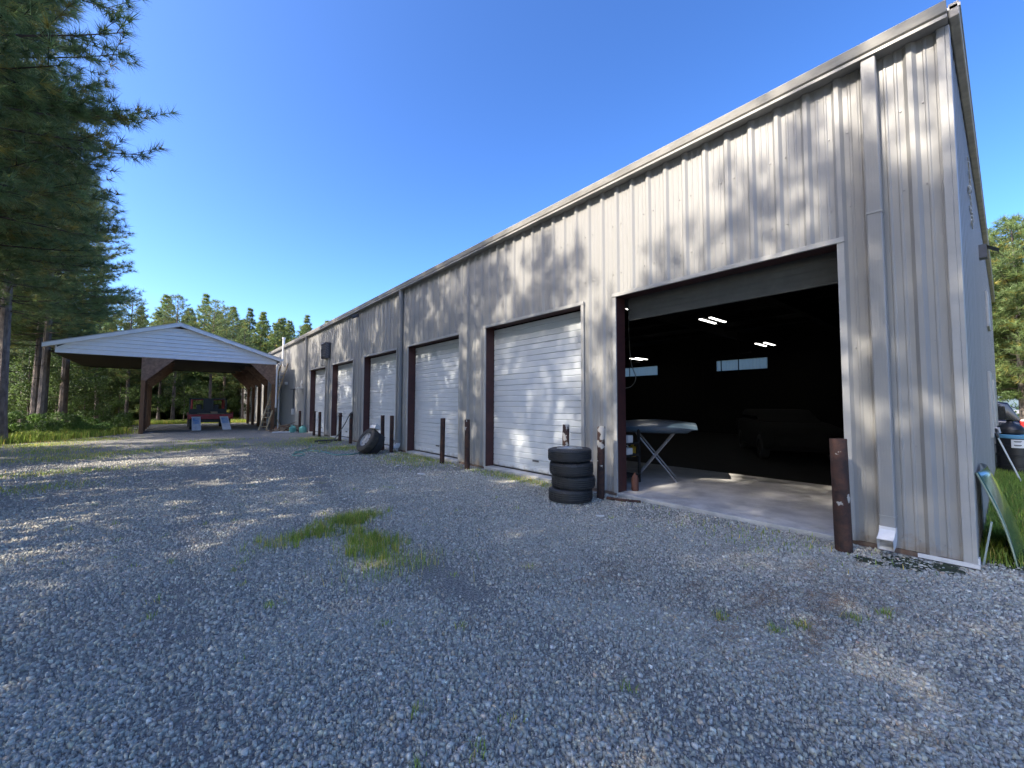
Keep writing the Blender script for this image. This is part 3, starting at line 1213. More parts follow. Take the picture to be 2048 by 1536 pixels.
def make_car(label, paint, loc, rot, length=4.7, width=1.85, height=1.72, name="parked_car", lamp=None):
    c = thing(name, label, "car", loc, rot)
    hw = width / 2
    b = MB()
    sec = [(0, .90, .45, .80), (.06, .96, .32, .92), (.35, 1.0, .24, 1.0), (1.0, 1.0, .22, 1.02), (length * .62, 1.0, .22, 1.0), (length * .72, .99, .22, .98), (length * .9, .96, .25, .90), (length * .98, .88, .32, .80), (length, .82, .42, .70)]
    b.loft([rrect(y, hw * k, z0, z1, .1) for y, k, z0, z1 in sec])
    body = b.build("body", paint, c, smooth=True)
    g_ = MB()
    sec = [(.12, .80, .95, 1.0), (.42, .84, .95, height - .06), (.75, .85, .95, height), (length * .45, .85, .95, height - .01), (length * .55, .82, .95, height - .12), (length * .70, .78, .94, 1.0)]
    g_.loft([rrect(y, hw * k, z0, z1, .02 if z1 < 1.1 else .09) for y, k, z0, z1 in sec])
    g_.build("cabin", paint, c, smooth=True)
    for s in (-1, 1):
        for (ya, yb) in ((.45, 1.15), (1.22, 2.05), (2.12, 2.85)):
            q = MB()
            q.add([(s * (hw * .868), ya, 1.06), (s * (hw * .868), yb, 1.06), (s * (hw * .862), yb - (.2 if yb > 2.5 else .0), height - .2), (s * (hw * .862), ya + .05, height - .2),
                   (s * (hw * .80), ya, 1.06), (s * (hw * .80), yb, 1.06), (s * (hw * .80), yb - (.2 if yb > 2.5 else 0), height - .2), (s * (hw * .80), ya + .05, height - .2)],
                  [(0, 1, 2, 3), (7, 6, 5, 4), (0, 4, 5, 1), (1, 5, 6, 2), (2, 6, 7, 3), (3, 7, 4, 0)])
            q.build("window", M_GLASS, c)
        q = MB()
        q.bx(min(s * hw * .80, s * hw * .995), max(s * hw * .80, s * hw * .995), -.015, .16, .74, 1.0)
        q.build("tail_lamp", lamp or M_LAMP, c, bevel=.02)
        for y in (.85, length - .9):
            w_ = MB()
            mt_ = Matrix.Translation((s * (hw - .1), y, .33)) @ Matrix.Rotation(R(90) * s, 4, 'Y')
            w_.lathe([(.2, -.1), (.3, -.11), (.33, -.08), (.33, .08), (.3, .11), (.21, .1)], 28, mt_)
            wo_ = w_.build("wheel", M_RUB, c, smooth=True)
            r_ = MB()
            r_.lathe([(.21, .1), (.2, .07), (.06, .09), (0, .09)], 20, mt_)
            r_.build("rim", lamp or M_ALU, wo_, smooth=True)
    q = MB()
    q.bx(-hw * .93, hw * .93, -.06, .06, .38, .58)
    q.build("bumper", M_BLACK, c, bevel=.03)
    q = MB()
    q.bx(-hw * 1.006, -hw * .99, .3, length - .4, .70, .725).bx(hw * .99, hw * 1.006, .3, length - .4, .70, .725)
    q.build("side_moulding", lamp or M_ALU, c)
    return c


make_car("dark blue estate car with red tail lamp parked beyond the end wall", M_NAVY, (25.2, -.42, 0), 0)
make_car("dark car standing in the gloom inside the workshop", M_INT, (16.5, 5.6, .055), R(120), height=1.35, name="stored_car", lamp=M_INT)  # body, rims and lamps blackened to stand in for the indoor gloom

# truck under carport
tk = thing("flatbed_truck", "old red flatbed truck seen from behind, parked under the carport", "truck", (1.9, 30.5, 0))
q = MB()
q.bx(-1.1, 1.1, .02, 2.6, .82, .93)
q.build("flatbed", mat("grey_deck_planks", (.16, .14, .12), .85, var=.4, scale=6), tk, bevel=.01)
q = MB()
q.bx(-1.1, 1.1, 0, .03, .62, .90)
tail = q.build("tail_board", M_TRED, tk, bevel=.01)
for s in (-1, 1):
    q = MB()
    q.bx(s * .93 - .1, s * .93 + .1, -.02, .0, .66, .78)
    q.build("tail_lamp", M_LAMP, tail, bevel=.01)
    q = MB()
    q.bx(s * .62 - .14, s * .62 + .14, -.012, 0, .64, .665)
    q.build("reflector", M_WPL, tail)
    for y in (.6, 3.9):
        w_ = MB()
        mt_ = Matrix.Translation((s * .85, y, .40)) @ Matrix.Rotation(R(90) * s, 4, 'Y')
        w_.lathe([(.22, -.14), (.36, -.15), (.40, -.11), (.40, .11), (.36, .15), (.23, .13)], 28, mt_)
        wo_ = w_.build("wheel", M_RUB, tk, smooth=True)
        r_ = MB()
        r_.lathe([(.23, .13), (.2, .08), (.08, .1), (0, .1)], 20, mt_)
        r_.build("rim", M_STEEL, wo_, smooth=True)
    q = MB()
    q.prism([(.02, .93), (1.1, .93), (1.1, 1.02), (.02, 1.02)], 0, s * 1.08 - .02, s * 1.08 + .02)
    q.build("side_rail", M_TRED, tk)
q = MB()
q.bx(-.5, .5, .3, 5.0, .5, .75).bx(-.95, .95, .12, .2, .42, .56)
q.build("chassis", M_BLACK, tk)
q = MB()
q.bx(-.98, -.90, 2.45, 2.55, .93, 1.86).bx(.90, .98, 2.45, 2.55, .93, 1.86).bx(-.98, .98, 2.45, 2.55, 1.80, 1.88).bx(-.26, -.20, 2.45, 2.55, .93, 1.8).bx(.2, .26, 2.45, 2.55, .93, 1.8)
q.bx(-.2, .2, 2.47, 2.53, .93, 1.8).bx(-.9, .9, 2.46, 2.54, .93, 1.2)
q.build("headache_rack", M_BLACK, tk)
q = MB()
q.loft([rrect(2.65, .88, .5, 1.12, .06), rrect(4.0, .9, .5, 1.12, .06), rrect(4.9, .86, .5, 1.05, .08), rrect(5.0, .8, .52, .98, .08)])
q.build("cab_body", M_TRED, tk, smooth=True)
q = MB()
q.bx(-.86, .86, 2.66, 3.7, 1.76, 1.84)
for sx2 in (-.83, .83, ):
    q.bx(sx2 - .04, sx2 + .04, 2.66, 2.76, 1.1, 1.78).bx(sx2 - .04, sx2 + .04, 3.6, 3.7, 1.1, 1.78)
q.build("cab_roof", M_TRED, tk, bevel=.02)
q = MB()
q.bx(-.25, .25, 2.9, 3.0, 1.1, 1.66).bx(-.6, -.3, 3.0, 3.1, 1.05, 1.5).bx(.3, .6, 3.0, 3.1, 1.05, 1.5)
q.build("seat_back", M_BLACK, tk, bevel=.04)
q = MB()
q.box((0, 0, 0), (.32, .24, .13))
o = q.build("cardboard_box", M_CARD, bevel=.006)
o.location = (2.05, 30.72, .93 + .068)
o.rotation_euler = (0, 0, .15)
tag(o, "small pale cardboard box sitting on the flatbed of the red truck", "box")
for k, (xc, tilt, lab) in enumerate(((1.19, 0.0, "left worn white ramp board with a blue patch leaning on the truck"), (2.62, -.10, "right worn white ramp board with a blue patch, set askew on the truck"))):
    rp = thing("ramp_board", lab, "ramp", (xc, 29.35, .02), 0, "two ramp boards at the back of the truck")
    ln = math.hypot(1.0, .74)
    rot = Matrix.Rotation(-tilt, 3, 'Z') @ Matrix.Rotation(math.atan2(.74, 1.0), 3, 'X')
    q = MB()
    q.box(rot @ Vector((0, ln / 2, 0)), (.42, ln, .035), rot)
    q.build("board", M_WPAINT, rp)
    q = MB()
    q.box(rot @ Vector((0, ln * .68, .0195)), (.30, ln * .42, .004), rot)
    q.build("painted_patch", M_BLUE, rp)
# small truck details: paper, plank
q = MB()
q.box((0, 0, 0), (.9, .14, .035))
o = q.build("loose_plank", M_WOODP)
o.location = (1.7, 30.62, .952)
o.rotation_euler = (0, 0, -.1)
tag(o, "short plank lying on the flatbed beside the cardboard box", "plank")

# ------------------------------------------------------------------ scrap pile, jugs
rnd = random.Random(11)
SG = "scrap boards and branches heaped by the workshop wall"
for k in range(26):
    q = MB()
    ln = rnd.uniform(.35, 1.1)
    if k % 3 == 0:
        q.tube([(-ln / 2, 0, 0), (-ln * .1, rnd.uniform(-.04, .04), .02), (ln / 2, 0, 0)], [.02, .028, .016], 7)
    else:
        q.box((0, 0, 0), (ln, rnd.uniform(.05, .12), rnd.uniform(.018, .05)))
    o = q.build("scrap_board", rnd.choice([M_WOODP, M_WOOD, M_RUST, M_OSB]))
    t_ = rnd.random()
    zz = .05 + .42 * (1 - abs(t_ - .62) * 1.6) * rnd.random()
    o.location = (4.35 + t_ * 1.1, 25.55 + rnd.uniform(-.35, .45), max(.04, zz))
    o.rotation_euler = (rnd.uniform(-.3, .3), rnd.uniform(-.55, .25), rnd.uniform(-.9, 1.2))
    tag(o, "short scrap board or stick lying in the heap at the foot of the workshop wall", "scrap", SG)
q = MB()
q.box((0, 0, 0), (.05, .05, .75))
o = q.build("wooden_stake", M_WOODP)
o.location = (4.62, 25.3, .35)
o.rotation_euler = (0, -.35, 0)
tag(o, "pale wooden stake sticking up out of the scrap heap", "stake")
q = MB()
q.prism([(-.6, -.2), (.55, -.25), (.62, .18), (-.5, .25)], 2, 0, .04)
o = q.build("white_board", M_WPAINT)
o.location = (4.75, 24.9, .006)
tag(o, "flat white board lying on the gravel in front of the scrap heap", "board")


def jug(label, loc, rz_, s=1.0):
    j = thing("plastic_jug", label, "jug", loc, rz_)
    q = MB()
    q.loft([rrect(0, .20, 0, .24, .03)] and [[(x, y, z) for x, y, z in ring] for ring in (
        [(.15 * math.cos(a) * 1.1, .10 * math.sin(a) * 1.1, 0) for a in np.linspace(0, 2 * math.pi, 13)[:-1]],
        [(.17 * math.cos(a) * 1.1, .11 * math.sin(a) * 1.1, .04) for a in np.linspace(0, 2 * math.pi, 13)[:-1]],
        [(.17 * math.cos(a) * 1.1, .11 * math.sin(a) * 1.1, .26) for a in np.linspace(0, 2 * math.pi, 13)[:-1]],
        [(.06 * math.cos(a) + .03, .05 * math.sin(a), .34) for a in np.linspace(0, 2 * math.pi, 13)[:-1]],
        [(.04 * math.cos(a) + .03, .04 * math.sin(a), .38) for a in np.linspace(0, 2 * math.pi, 13)[:-1]])])
    q.build("jug_body", M_TEAL, j, smooth=True)
    h = MB()
    h.tube([(-.12, 0, .27), (-.10, 0, .36), (-.03, 0, .39), (.02, 0, .36)], .018, 6)
    h.build("handle", M_TEAL, j)
    k = MB()
    k.tube([(.03, 0, .37), (.03, 0, .41)], .045, 10)
    k.build("cap", M_BLACK, j)
    return j


jug("teal plastic jug lying nearer the scrap heap, left of the farthest bollard", (5.15, 24.75, 0), .3)
jug("teal plastic jug standing right of the farthest bollard by the downspout", (5.52, 24.2, 0), 2.8)

# dark mat and litter
q = MB()
pr = ragged([(-.45, -.12), (.4, -.16), (.5, .1), (-.3, .16)], .12, .05, 8)
q.prism(pr, 2, 0, .07)
o = q.build("rubber_mat", M_RUB)
o.location = (4.95, 17.75, .005)
tag(o, "crumpled black rubber mat on the ground below the dark hose", "mat")
for k, (x, y, s, lab) in enumerate(((4.2, 8.1, .16, "bent white scrap lying on gravel in front of the nearest closed door"), (4.35, 9.6, .14, "small white litter by the bollard at the second closed door"),
                                    (4.5, 3.55, .12, "small white litter on the gravel below the tyre stack"), (.05, 18.18, .12, "white scrap left on the open gravel far from the wall"), (-.75, 28.6, .22, "pale crumpled rag on the gravel inside the carport post"))):
    q = MB()
    pr = ragged([(-s / 2, -s / 5), (s / 2, -s / 4), (s / 2, s / 5), (-s / 2, s / 4)], s / 4, s / 12, k)
    q.prism(pr, 2, 0.012, .03)
    o = q.build("litter", M_WPL)
    o.location = (x, y, 0)
    o.rotation_euler = (.1, .12, k)
    tag(o, lab, "litter")

# ------------------------------------------------------------------ right side objects
# tinted windshield leaning on the end wall
ws = thing("car_windshield", "green tinted curved car windshield leaning against the end wall corner", "windshield", (6.12, .1, 0))
q = MB()
nu, nv_ = 14, 10
grid = []
for i in range(nu + 1):
    for j in range(nv_ + 1):
        u, v = i / nu, j / nv_
        x = u * 1.25 + .06 * (v) * (1 - 2 * u)
        bow = .10 * math.sin(math.pi * u) + .05 * math.sin(math.pi * v)
        y = -.10 + .225 * v - bow * .6
        z = .015 + .83 * v + .02 * math.sin(math.pi * u)
        grid.append((x, y, z))
fs = [(i * (nv_ + 1) + j, (i + 1) * (nv_ + 1) + j, (i + 1) * (nv_ + 1) + j + 1, i * (nv_ + 1) + j + 1) for i in range(nu) for j in range(nv_)]
q.add(grid, fs)
o = q.build("glass", M_TGLASS, ws, smooth=True)
so = o.modifiers.new("thick", 'SOLIDIFY')
so.thickness = .008
q = MB()
q.tube([grid[j] for j in range(nv_ + 1)], .007, 6)
q.build("edge_seal", mat("pale_glass_edge", (.35, .42, .30), .3), ws, smooth=True)
q = MB()
q.box((0, 0, .21), (.045, .014, .42), Matrix.Rotation(R(9), 3, 'X'))
o = q.build("trim_strip", mat("grey_green_strip", (.33, .4, .37), .4))
o.location = (5.98, .17, 0.0)
tag(o, "thin pale strip standing against the corner beside the tinted windshield", "strip")

dm = thing("plastic_drum", "black ribbed plastic drum with a blue lid and white label beside the end wall", "drum", (14.6, -.08, 0))
q = MB()
pf = [(0.0, 0), (.28, 0), (.29, .02)]
for zc in (.2, .42, .64):
    pf += [(.285, zc - .05), (.285, zc - .02), (.30, zc - .01), (.30, zc + .01), (.285, zc + .02)]
pf += [(.285, .82), (.27, .85)]
q.lathe(pf, 32)
q.build("barrel", M_BLACK, dm, smooth=True)
q = MB()
q.lathe([(.302, .80), (.308, .82), (.305, .87), (.285, .885), (.25, .885), (.24, .87), (0.001, .87)], 32)
q.build("lid", M_LID, dm, smooth=True)
q = MB()
for k in range(7):
    a = R(168 + k * 6)
    a2 = R(168 + (k + 1) * 6)
    if k < 6:
        q.add([(.304 * math.cos(a), .304 * math.sin(a), .60), (.304 * math.cos(a2), .304 * math.sin(a2), .60), (.304 * math.cos(a2), .304 * math.sin(a2), .78), (.304 * math.cos(a), .304 * math.sin(a), .78)], [(0, 1, 2, 3)])
lb = q.build("paper_label", M_WPL, dm)
q = MB()
for (za, zb, k0, k1) in ((.735, .75, 1.2, 4.8), (.72, .728, 1.6, 4.4), (.65, .668, 1.2, 4.6), (.635, .641, 1.5, 4.2)):
    n_ = 6
    for t in range(n_):
        a = R(168 + (k0 + (k1 - k0) * t / n_) * 6)
        a2 = R(168 + (k0 + (k1 - k0) * (t + 1) / n_) * 6)
        q.add([(.3075 * math.cos(a), .3075 * math.sin(a), za), (.3075 * math.cos(a2), .3075 * math.sin(a2), za), (.3075 * math.cos(a2), .3075 * math.sin(a2), zb), (.3075 * math.cos(a), .3075 * math.sin(a), zb)], [(0, 1, 2, 3)])
q.build("label_print", M_INK, lb)
bag = MB()
rings = []
rnd = random.Random(3)
for (z, r) in ((0, .12), (.04, .21), (.12, .23), (.2, .17), (.26, .08), (.30, .05), (.34, .08)):
    rings.append([(r * (1 + rnd.uniform(-.12, .12)) * math.cos(a), r * (1 + rnd.uniform(-.12, .12)) * math.sin(a), z) for a in np.linspace(0, 2 * math.pi, 15)[:-1]])
bag.loft(rings)
o = bag.build("bin_bag", M_BLACK, smooth=True)
o.location = (14.6, -.02, .873)
tag(o, "tied black bag sitting on the blue lid of the plastic drum", "bag")
br = thing("broom", "worn broom leaning head-up against the end wall near the drum", "broom", (13.0, -.12, 0))
q = MB()
q.tube([(0, 0, 0), (-.15, .27, .88)], .014, 8)
q.build("handle", M_WPL, br)
q = MB()
q.box((-.16, .28, .93), (.28, .05, .10), Matrix.Rotation(R(-17), 3, 'X'))
q.build("brush", M_BLACK, br, bevel=.015)

# ------------------------------------------------------------------ inside the open doorway
st = thing("folding_stand", "folding steel stand with crossed legs just inside the open doorway", "stand", (7.47, 4.52, .055), R(-60))
for s in (-1, 1):
    for t in (-1, 1):
        q = MB()
        q.tube([(-t * .38, s * .28, 0), (t * .36, s * .28, .93)], .016, 8)
        q.build("leg", M_STEEL, st)
for t in (-1, 1):
    q = MB()
    q.tube([(t * .36, -.3, .935), (t * .36, .3, .935)], .016, 8)
    q.build("crossbar", M_STEEL, st)
hd = MB()
prof_n = 12
rings = []
for i in range(prof_n + 1):
    u = i / prof_n
    x = -.78 + u * 1.56
    w2 = .52 - .06 * abs(2 * u - 1) ** 2
    zt = .17 - .06 * (2 * u - 1) ** 2
    rings.append([(x * 1.0, -w2, zt - .03), (x, -w2 * .6, zt + .02), (x, 0, zt + .035), (x, w2 * .6, zt + .02), (x, w2, zt - .03), (x * .86, w2 * .95, .06), (x * .78, w2 * .8, .0), (x * .78, -w2 * .8, .0), (x * .86, -w2 * .95, .06)])
hd.loft(rings)
o = hd.build("car_hood", M_HOOD, smooth=True)
o.location = (7.44, 4.54, 1.01)
o.rotation_euler = (R(4), 0, R(-60))
tag(o, "grey-blue car hood lying flat on the folding steel stand", "car part")
rk_ = thing("storage_rack", "dark storage rack just inside the left jamb of the open doorway", "rack", (6.6, 4.72, .055))
for x in (-.3, .3):
    for y in (-.2, .2):
        q = MB()
        q.bx(x - .02, x + .02, y - .02, y + .02, 0, 1.0)
        q.build("upright", M_INT, rk_)
for z in (.12, .5, .72):
    q = MB()
    q.bx(-.32, .32, -.22, .22, z, z + .03)
    q.build("shelf", M_INT, rk_)
q = MB()
q.box((0, 0, .07), (.16, .3, .14))
q.lathe([(.03, .14), (.03, .18), (0, .18)], 10)
o = q.build("white_container", M_WPL, bevel=.02)
o.location = (6.62, 4.66, .055 + .752)
tag(o, "white container on the top shelf of the rack inside the doorway", "container")
q = MB()
q.box((0, 0, .06), (.18, .26, .12))
q.tube([(.0, -.1, .12), (.0, -.08, .17), (0, .08, .17), (0, .1, .12)], .012, 6)
o = q.build("white_bin", M_WPL, bevel=.015)
o.location = (6.62, 4.66, .055 + .532)
tag(o, "white bin with a handle on the middle shelf of the rack", "bin")
q = MB()
q.lathe([(0, 0), (.055, 0), (.06, .02), (.06, .20), (.04, .25), (.02, .27), (.02, .30), (0, .30)], 18)
o = q.build("gas_canister", M_ORANGE, smooth=True)
o.location = (6.14, 4.105, .058)
tag(o, "small orange canister on the concrete just inside the left jamb", "canister")
q = MB()
q.box((0, 0, .1), (.12, .1, .2))
q.box((0, 0, .22), (.05, .05, .06))
o = q.build("yellow_can", M_YEL, bevel=.015)
o.location = (6.98, 4.72, .055 + .45)
tag(o, "small yellow can hanging beside the storage rack inside the doorway", "can")
q = MB()
q.tube(smooth_path([(8.2, 5.6, 4.6), (8.2, 5.6, 3.2), (8.2, 5.55, 2.5), (8.23, 5.45, 2.15), (8.2, 5.55, 1.95), (8.1, 5.7, 1.9)]), .012, 6)
tag(q.build("hanging_cable", M_CABLE, smooth=True), "pale cable hanging in a loop inside the left of the doorway", "cable")
for k, (ya, yb) in enumerate(((7.6, 9.9), (13.6, 16.2))):
    q = MB()
    q.tube([(20.9, ya, 4.05), (20.9, yb - .3, 3.86), (20.9, yb - .05, 3.7), (20.9, yb, 3.4), (20.9, yb, 1)], .03, 6)
    q.tube([(20.9, ya, 4.0), (20.9, yb, 4.1)], .02, 6)
    for t in (.25, .6):
        q.tube([(20.9, ya + (yb - ya) * t, 3.0), (20.9, ya + (yb - ya) * t, 5.0)], .025, 6)
    part(q, "door_track", M_INT)


# ------------------------------------------------------------------ trees
def norm(a):
    return a / np.maximum(np.linalg.norm(a, axis=-1, keepdims=True), 1e-9)


def tufts_to_tris(P, T, rng, n, ln, wd, spread=(.35, 1.35)):
    """needle tufts at P pointing along T"""
    m_ = len(P)
    P = np.repeat(P, n, 0)
    T = np.repeat(norm(T), n, 0)
    r = norm(rng.normal(size=(m_ * n, 3)))
    perp = norm(r - (r * T).sum(1, keepdims=True) * T)
    a = rng.uniform(spread[0], spread[1], (m_ * n, 1))
    d_ = T * np.cos(a) + perp * np.sin(a)
    d_[:, 2] -= .12
    d_ = norm(d_)
    side = norm(np.cross(d_, norm(rng.normal(size=(m_ * n, 3)))))
    l_ = ln * rng.uniform(.7, 1.15, (m_ * n, 1))
    w_ = wd * .5
    P = P + T * rng.uniform(-.06, .04, (m_ * n, 1))
    V = np.stack([P - side * w_, P + side * w_, P + d_ * l_], 1)
    return V


def pine_mesh(seed, H, R0, cb, tuft_n, tuft_l, tuft_w, step=.34, per=4.5, conic=False, lean=.02, sparse=1.0):
    rng = np.random.default_rng(seed)
    # trunk
    tr = MB()
    nr = 12
    bend = rng.uniform(-lean, lean, 2)
    tp = []
    rad = []
    rb = .011 * H + .02
    for i in range(nr + 1):
        t = i / nr
        tp.append((bend[0] * H * t * t + .03 * math.sin(t * 7 + seed), bend[1] * H * t * t + .03 * math.cos(t * 6 + seed), H * t - .1))
        rad.append(rb * (1 - t) ** .8 + .012 + (.06 * rb / .2 if i == 0 else 0))
    tr.tube(tp, rad, 9)
    TP = np.array(tp)

    def at(z):
        t = np.clip(z / H, 0, 1)
        return np.array([np.interp(t, np.linspace(0, 1, nr + 1), TP[:, k]) for k in range(3)])
    wood = MB()
    Ps, Ts = [], []
    z = cb * H
    while z < H * .985:
        t = (z - cb * H) / (H * (1 - cb))
        if conic:
            Lm = R0 * (1 - t) ** 1.05 + .06
        else:
            Lm = R0 * (1 - t) ** .62 * (.62 + .38 * min(1, t / .2))
        nb = int(per + rng.uniform(-.5, 1.4))
        a0 = rng.uniform(0, 6.28)
        for b in range(nb):
            a = a0 + b * 6.283 / nb + rng.uniform(-.35, .35)
            Lb = max(.14 if conic else .25, Lm * (rng.uniform(.4, 1.2) if conic else rng.uniform(.62, 1.12)))
            o_ = at(z + rng.uniform(-.1, .1))
            dr_ = np.array([math.cos(a), math.sin(a), 0])
            ri = rng.uniform(-.12, .12) + (.12 + .75 * t if not conic else .05 + .7 * t)
            cu = rng.uniform(.0, .25) if not conic else .1
            pts = []
            sdv = np.array([-dr_[1], dr_[0], 0]) * rng.uniform(-.12, .12)
            for s in np.linspace(0, 1, 6):
                pts.append(o_ + (dr_ + sdv * s) * Lb * s + np.array([0, 0, Lb * (ri * s + cu * s * s - .22 * s * (1 - t))]))
            pts = np.array(pts)
            wood.tube(pts, [max(.006, .013 * Lb * (1 - .8 * s)) for s in np.linspace(0, 1, 6)], 4, cap=False)
            ns = max(2, int(Lb / .30))
            for k in range(ns):
                s = .22 + .78 * (k + rng.random() * .6) / ns
                if s > 1:
                    continue
                base = np.array([np.interp(s, np.linspace(0, 1, 6), pts[:, c]) for c in range(3)])
                ax_ = norm(pts[min(5, int(s * 5) + 1)] - pts[min(4, int(s * 5))])
                for sd in ((-1, 1) if rng.random() < .7 else (rng.choice([-1, 1]),)):
                    lat = norm(np.cross(ax_, [0, 0, 1])) * sd
                    td = norm(ax_ * rng.uniform(.5, 1.0) + lat * rng.uniform(.5, 1) + np.array([0, 0, rng.uniform(-.1, .45)]))
                    tl_ = Lb * rng.uniform(.14, .30) * (1.15 - .5 * s) + .12
                    if rng.random() > sparse:
                        continue
                    tip = base + td * tl_
                    if tl_ > .25:
                        wood.tube([base, base * .5 + tip * .5 + np.array([0, 0, .02]), tip], [.008, .006, .004], 3, cap=False)
                    nt_ = max(1, int(tl_ / .17))
                    for q_ in range(nt_):
                        f_ = (q_ + 1) / nt_
                        Ps.append(base + td * tl_ * f_ + rng.normal(0, .03, 3))
                        Ts.append(td + np.array([0, 0, .25]) + rng.normal(0, .2, 3))
            for f_ in (.8, .9, 1.0):
                Ps.append(np.array([np.interp(f_, np.linspace(0, 1, 6), pts[:, c]) for c in range(3)]))
                Ts.append(norm(pts[5] - pts[4]) + np.array([0, 0, .3]))
        z += step * rng.uniform(.7, 1.3)
    # dead stubs below the crown
    z = .12 * H
    while z < cb * H:
        a = rng.uniform(0, 6.28)
        o_ = at(z)
        l_ = rng.uniform(.4, 1.5)
        wood.tube([o_, o_ + np.array([math.cos(a) * l_ * .5, math.sin(a) * l_ * .5, .02]), o_ + np.array([math.cos(a) * l_, math.sin(a) * l_, -.15 * l_])], [.016, .011, .004], 4, cap=False)
        z += rng.uniform(.25, .8)
    Ps, Ts = np.array(Ps), np.array(Ts)
    V = tufts_to_tris(Ps, Ts, rng, tuft_n, tuft_l, tuft_w)
    tone = np.repeat(rng.uniform(.65, 1.4, (len(Ps), 1)) * np.ones((1, 3)), tuft_n, 0)
    lit_tufts = np.repeat(rng.random(len(Ps)) < .14, tuft_n)  # yellow-bright tufts paint sunlit bits into the crown
    tone[lit_tufts] *= np.array([1.8, 1.15, .8])
    return tr, wood, V.astype(np.float32), tone


def make_pine(label, group, needle, **k):
    tr, wood, V, tone = pine_mesh(**k)
    t = thing("pine_tree", label, "tree", group=group)
    tr.build("trunk", M_BARK, t, smooth=True)
    wood.build("branches", M_TWIG, t, fix=False)
    tri_mesh("crown", V, needle, t, 3, tone)
    return t


def place(proto, first, loc, rz_, sc=1.0, label=None, group=None):
    o = proto if first else copy_tree(proto)
    o.location = loc
    o.rotation_euler = (0, 0, rz_)
    o.scale = (sc, sc, sc)
    if label:
        o["label"] = label
    if group:
        o["group"] = group
    return o


rnd = random.Random(21)
NEAR = "tall pines lining the left edge of the yard"
nl = "tall loblolly pine with long drooping needle boughs at the left edge of the yard"
variants = [make_pine(nl, NEAR, M_NEED, seed=1, H=15.5, R0=3.9, cb=.32, tuft_n=34, tuft_l=.27, tuft_w=.0125, sparse=.9),
            make_pine(nl, NEAR, M_NEED, seed=2, H=14.5, R0=3.4, cb=.36, tuft_n=29, tuft_l=.27, tuft_w=.012, sparse=.88),
            make_pine(nl, NEAR, M_NEED, seed=3, H=16.5, R0=3.6, cb=.40, tuft_n=28, tuft_l=.26, tuft_w=.012, sparse=.9)]
used = [True, True, True]
spots = [(0, -4.6, 12.6, .3, 1.12), (1, -4.7, 15.6, 1.9, 1.2), (0, -4.9, 18.6, 2.8, 1.08), (2, -5.2, 21.6, 4.0, 1.02), (1, -4.9, 24.3, 5.2, 1.0),
         (2, -5.6, 27.2, .9, 1.0), (1, -4.9, 30.6, 2.2, 1.0), (0, -5.6, 33.6, 3.3, .95), (2, -5.0, 36.8, 4.6, 1.0),
         (1, -5.8, 9.6, 3.5, 1.22), (2, -6.4, 7.2, .4, .95), (1, -6.6, 4.2, 1.2, 1.02), (0, -6.4, .2, 5.0, 1.2), (0, -6.2, -3.4, 2.0, 1.05), (2, -6.2, -6.0, 2.9, 1.0)]
for v, x, y, a, s in spots:
    place(variants[v], used[v], (x, y, 0), a, s)
    used[v] = False
ML = "slim pine trunk with high crown in the rows behind the left edge"
MG = "pines in the second and further rows of the left wood"
for row in range(4):
    for k in range(13):
        x = -8.4 - row * 3.1 + rnd.uniform(-.8, .8)
        y = -4 + k * 4.4 + row * 1.3 + rnd.uniform(-1, 1)
        if y < 11 and row > 0:
            continue
        if (row > 0 or y > 9) and x + 3.6 < -.203 * y:
            continue
        if y > 37 and row > 0:
            continue
        gap = min(abs(y - (yy - .0875 * (x + 1))) for yy in (6.5, 14.1))
        if gap < 1.7 and y < 24:
            continue
        v = rnd.choice([1, 2])
        place(variants[v], False, (x, y, 0), rnd.uniform(0, 6.3), rnd.uniform(.82, 1.05), ML, MG)
# behind the carport
BG = "pines standing behind the carport"
for (x, y, s) in ((-2.6, 43.5, .85), (.2, 45.0, .8), (2.6, 44.0, .78), (3.9, 47.5, .8), (-4.6, 47.0, .9), (-.8, 49.0, .8), (4.9, 43.0, .7)):
    place(variants[rnd.choice([1, 2])], False, (x, y, 0), rnd.uniform(0, 6.3), s * .82, "pine with bare lower trunk standing close behind the carport", BG)
# far sunny pines above the roofs
FG = "sunlit conical pines on the skyline beyond the buildings"
FL = "conical sunlit pine on the skyline between the carport gable and the workshop roof"
fv = [make_pine(FL, FG, M_NEEDF, seed=11, H=13.5, R0=4.3, cb=.06, tuft_n=16, tuft_l=.30, tuft_w=.034, step=.33, per=5.5, conic=True),
      make_pine(FL, FG, M_NEEDF, seed=12, H=14.0, R0=3.9, cb=.06, tuft_n=16, tuft_l=.30, tuft_w=.034, step=.33, per=5.5, conic=True)]
fu = [True, True]
for k, (x, y, s) in enumerate(((-.9, 58, 1.0), (-6.4, 60, .74), (-4.6, 57, .72), (-3.0, 59.5, .86), (-8.0, 61, .78), (-5.6, 64, .8), (1.2, 57, .9), (6.9, 58, .93), (-3.4, 54, .70), (-1.0, 53.5, .76), (1.6, 54.5, .80), (4.0, 54, .78), (6.3, 55, .8), (2.6, 60, 1.03), (5.6, 59, .99), (8.0, 57, .90), (10.6, 58.5, .93), (13.2, 58, .94), (16.0, 58, .96), (18.3, 60, .93), (4.2, 64, 1.0), (12, 64, .97), (7, 64, .95), (20.5, 58, .95), (15, 66, 1.0), (9.5, 55.6, .8), (1.0, 66, .95), (23.5, 61, .95), (14.4, 61, .93), (17.4, 62.5, .95), (11.8, 61, .95), (9.0, 61.5, .97), (20, 63, .95), (22, 66, 1.0), (17.8, 66, .97))):
    v = k % 2
    place(fv[v], fu[v], (x, y, 0), rnd.uniform(0, 6.3), s)
    fu[v] = False
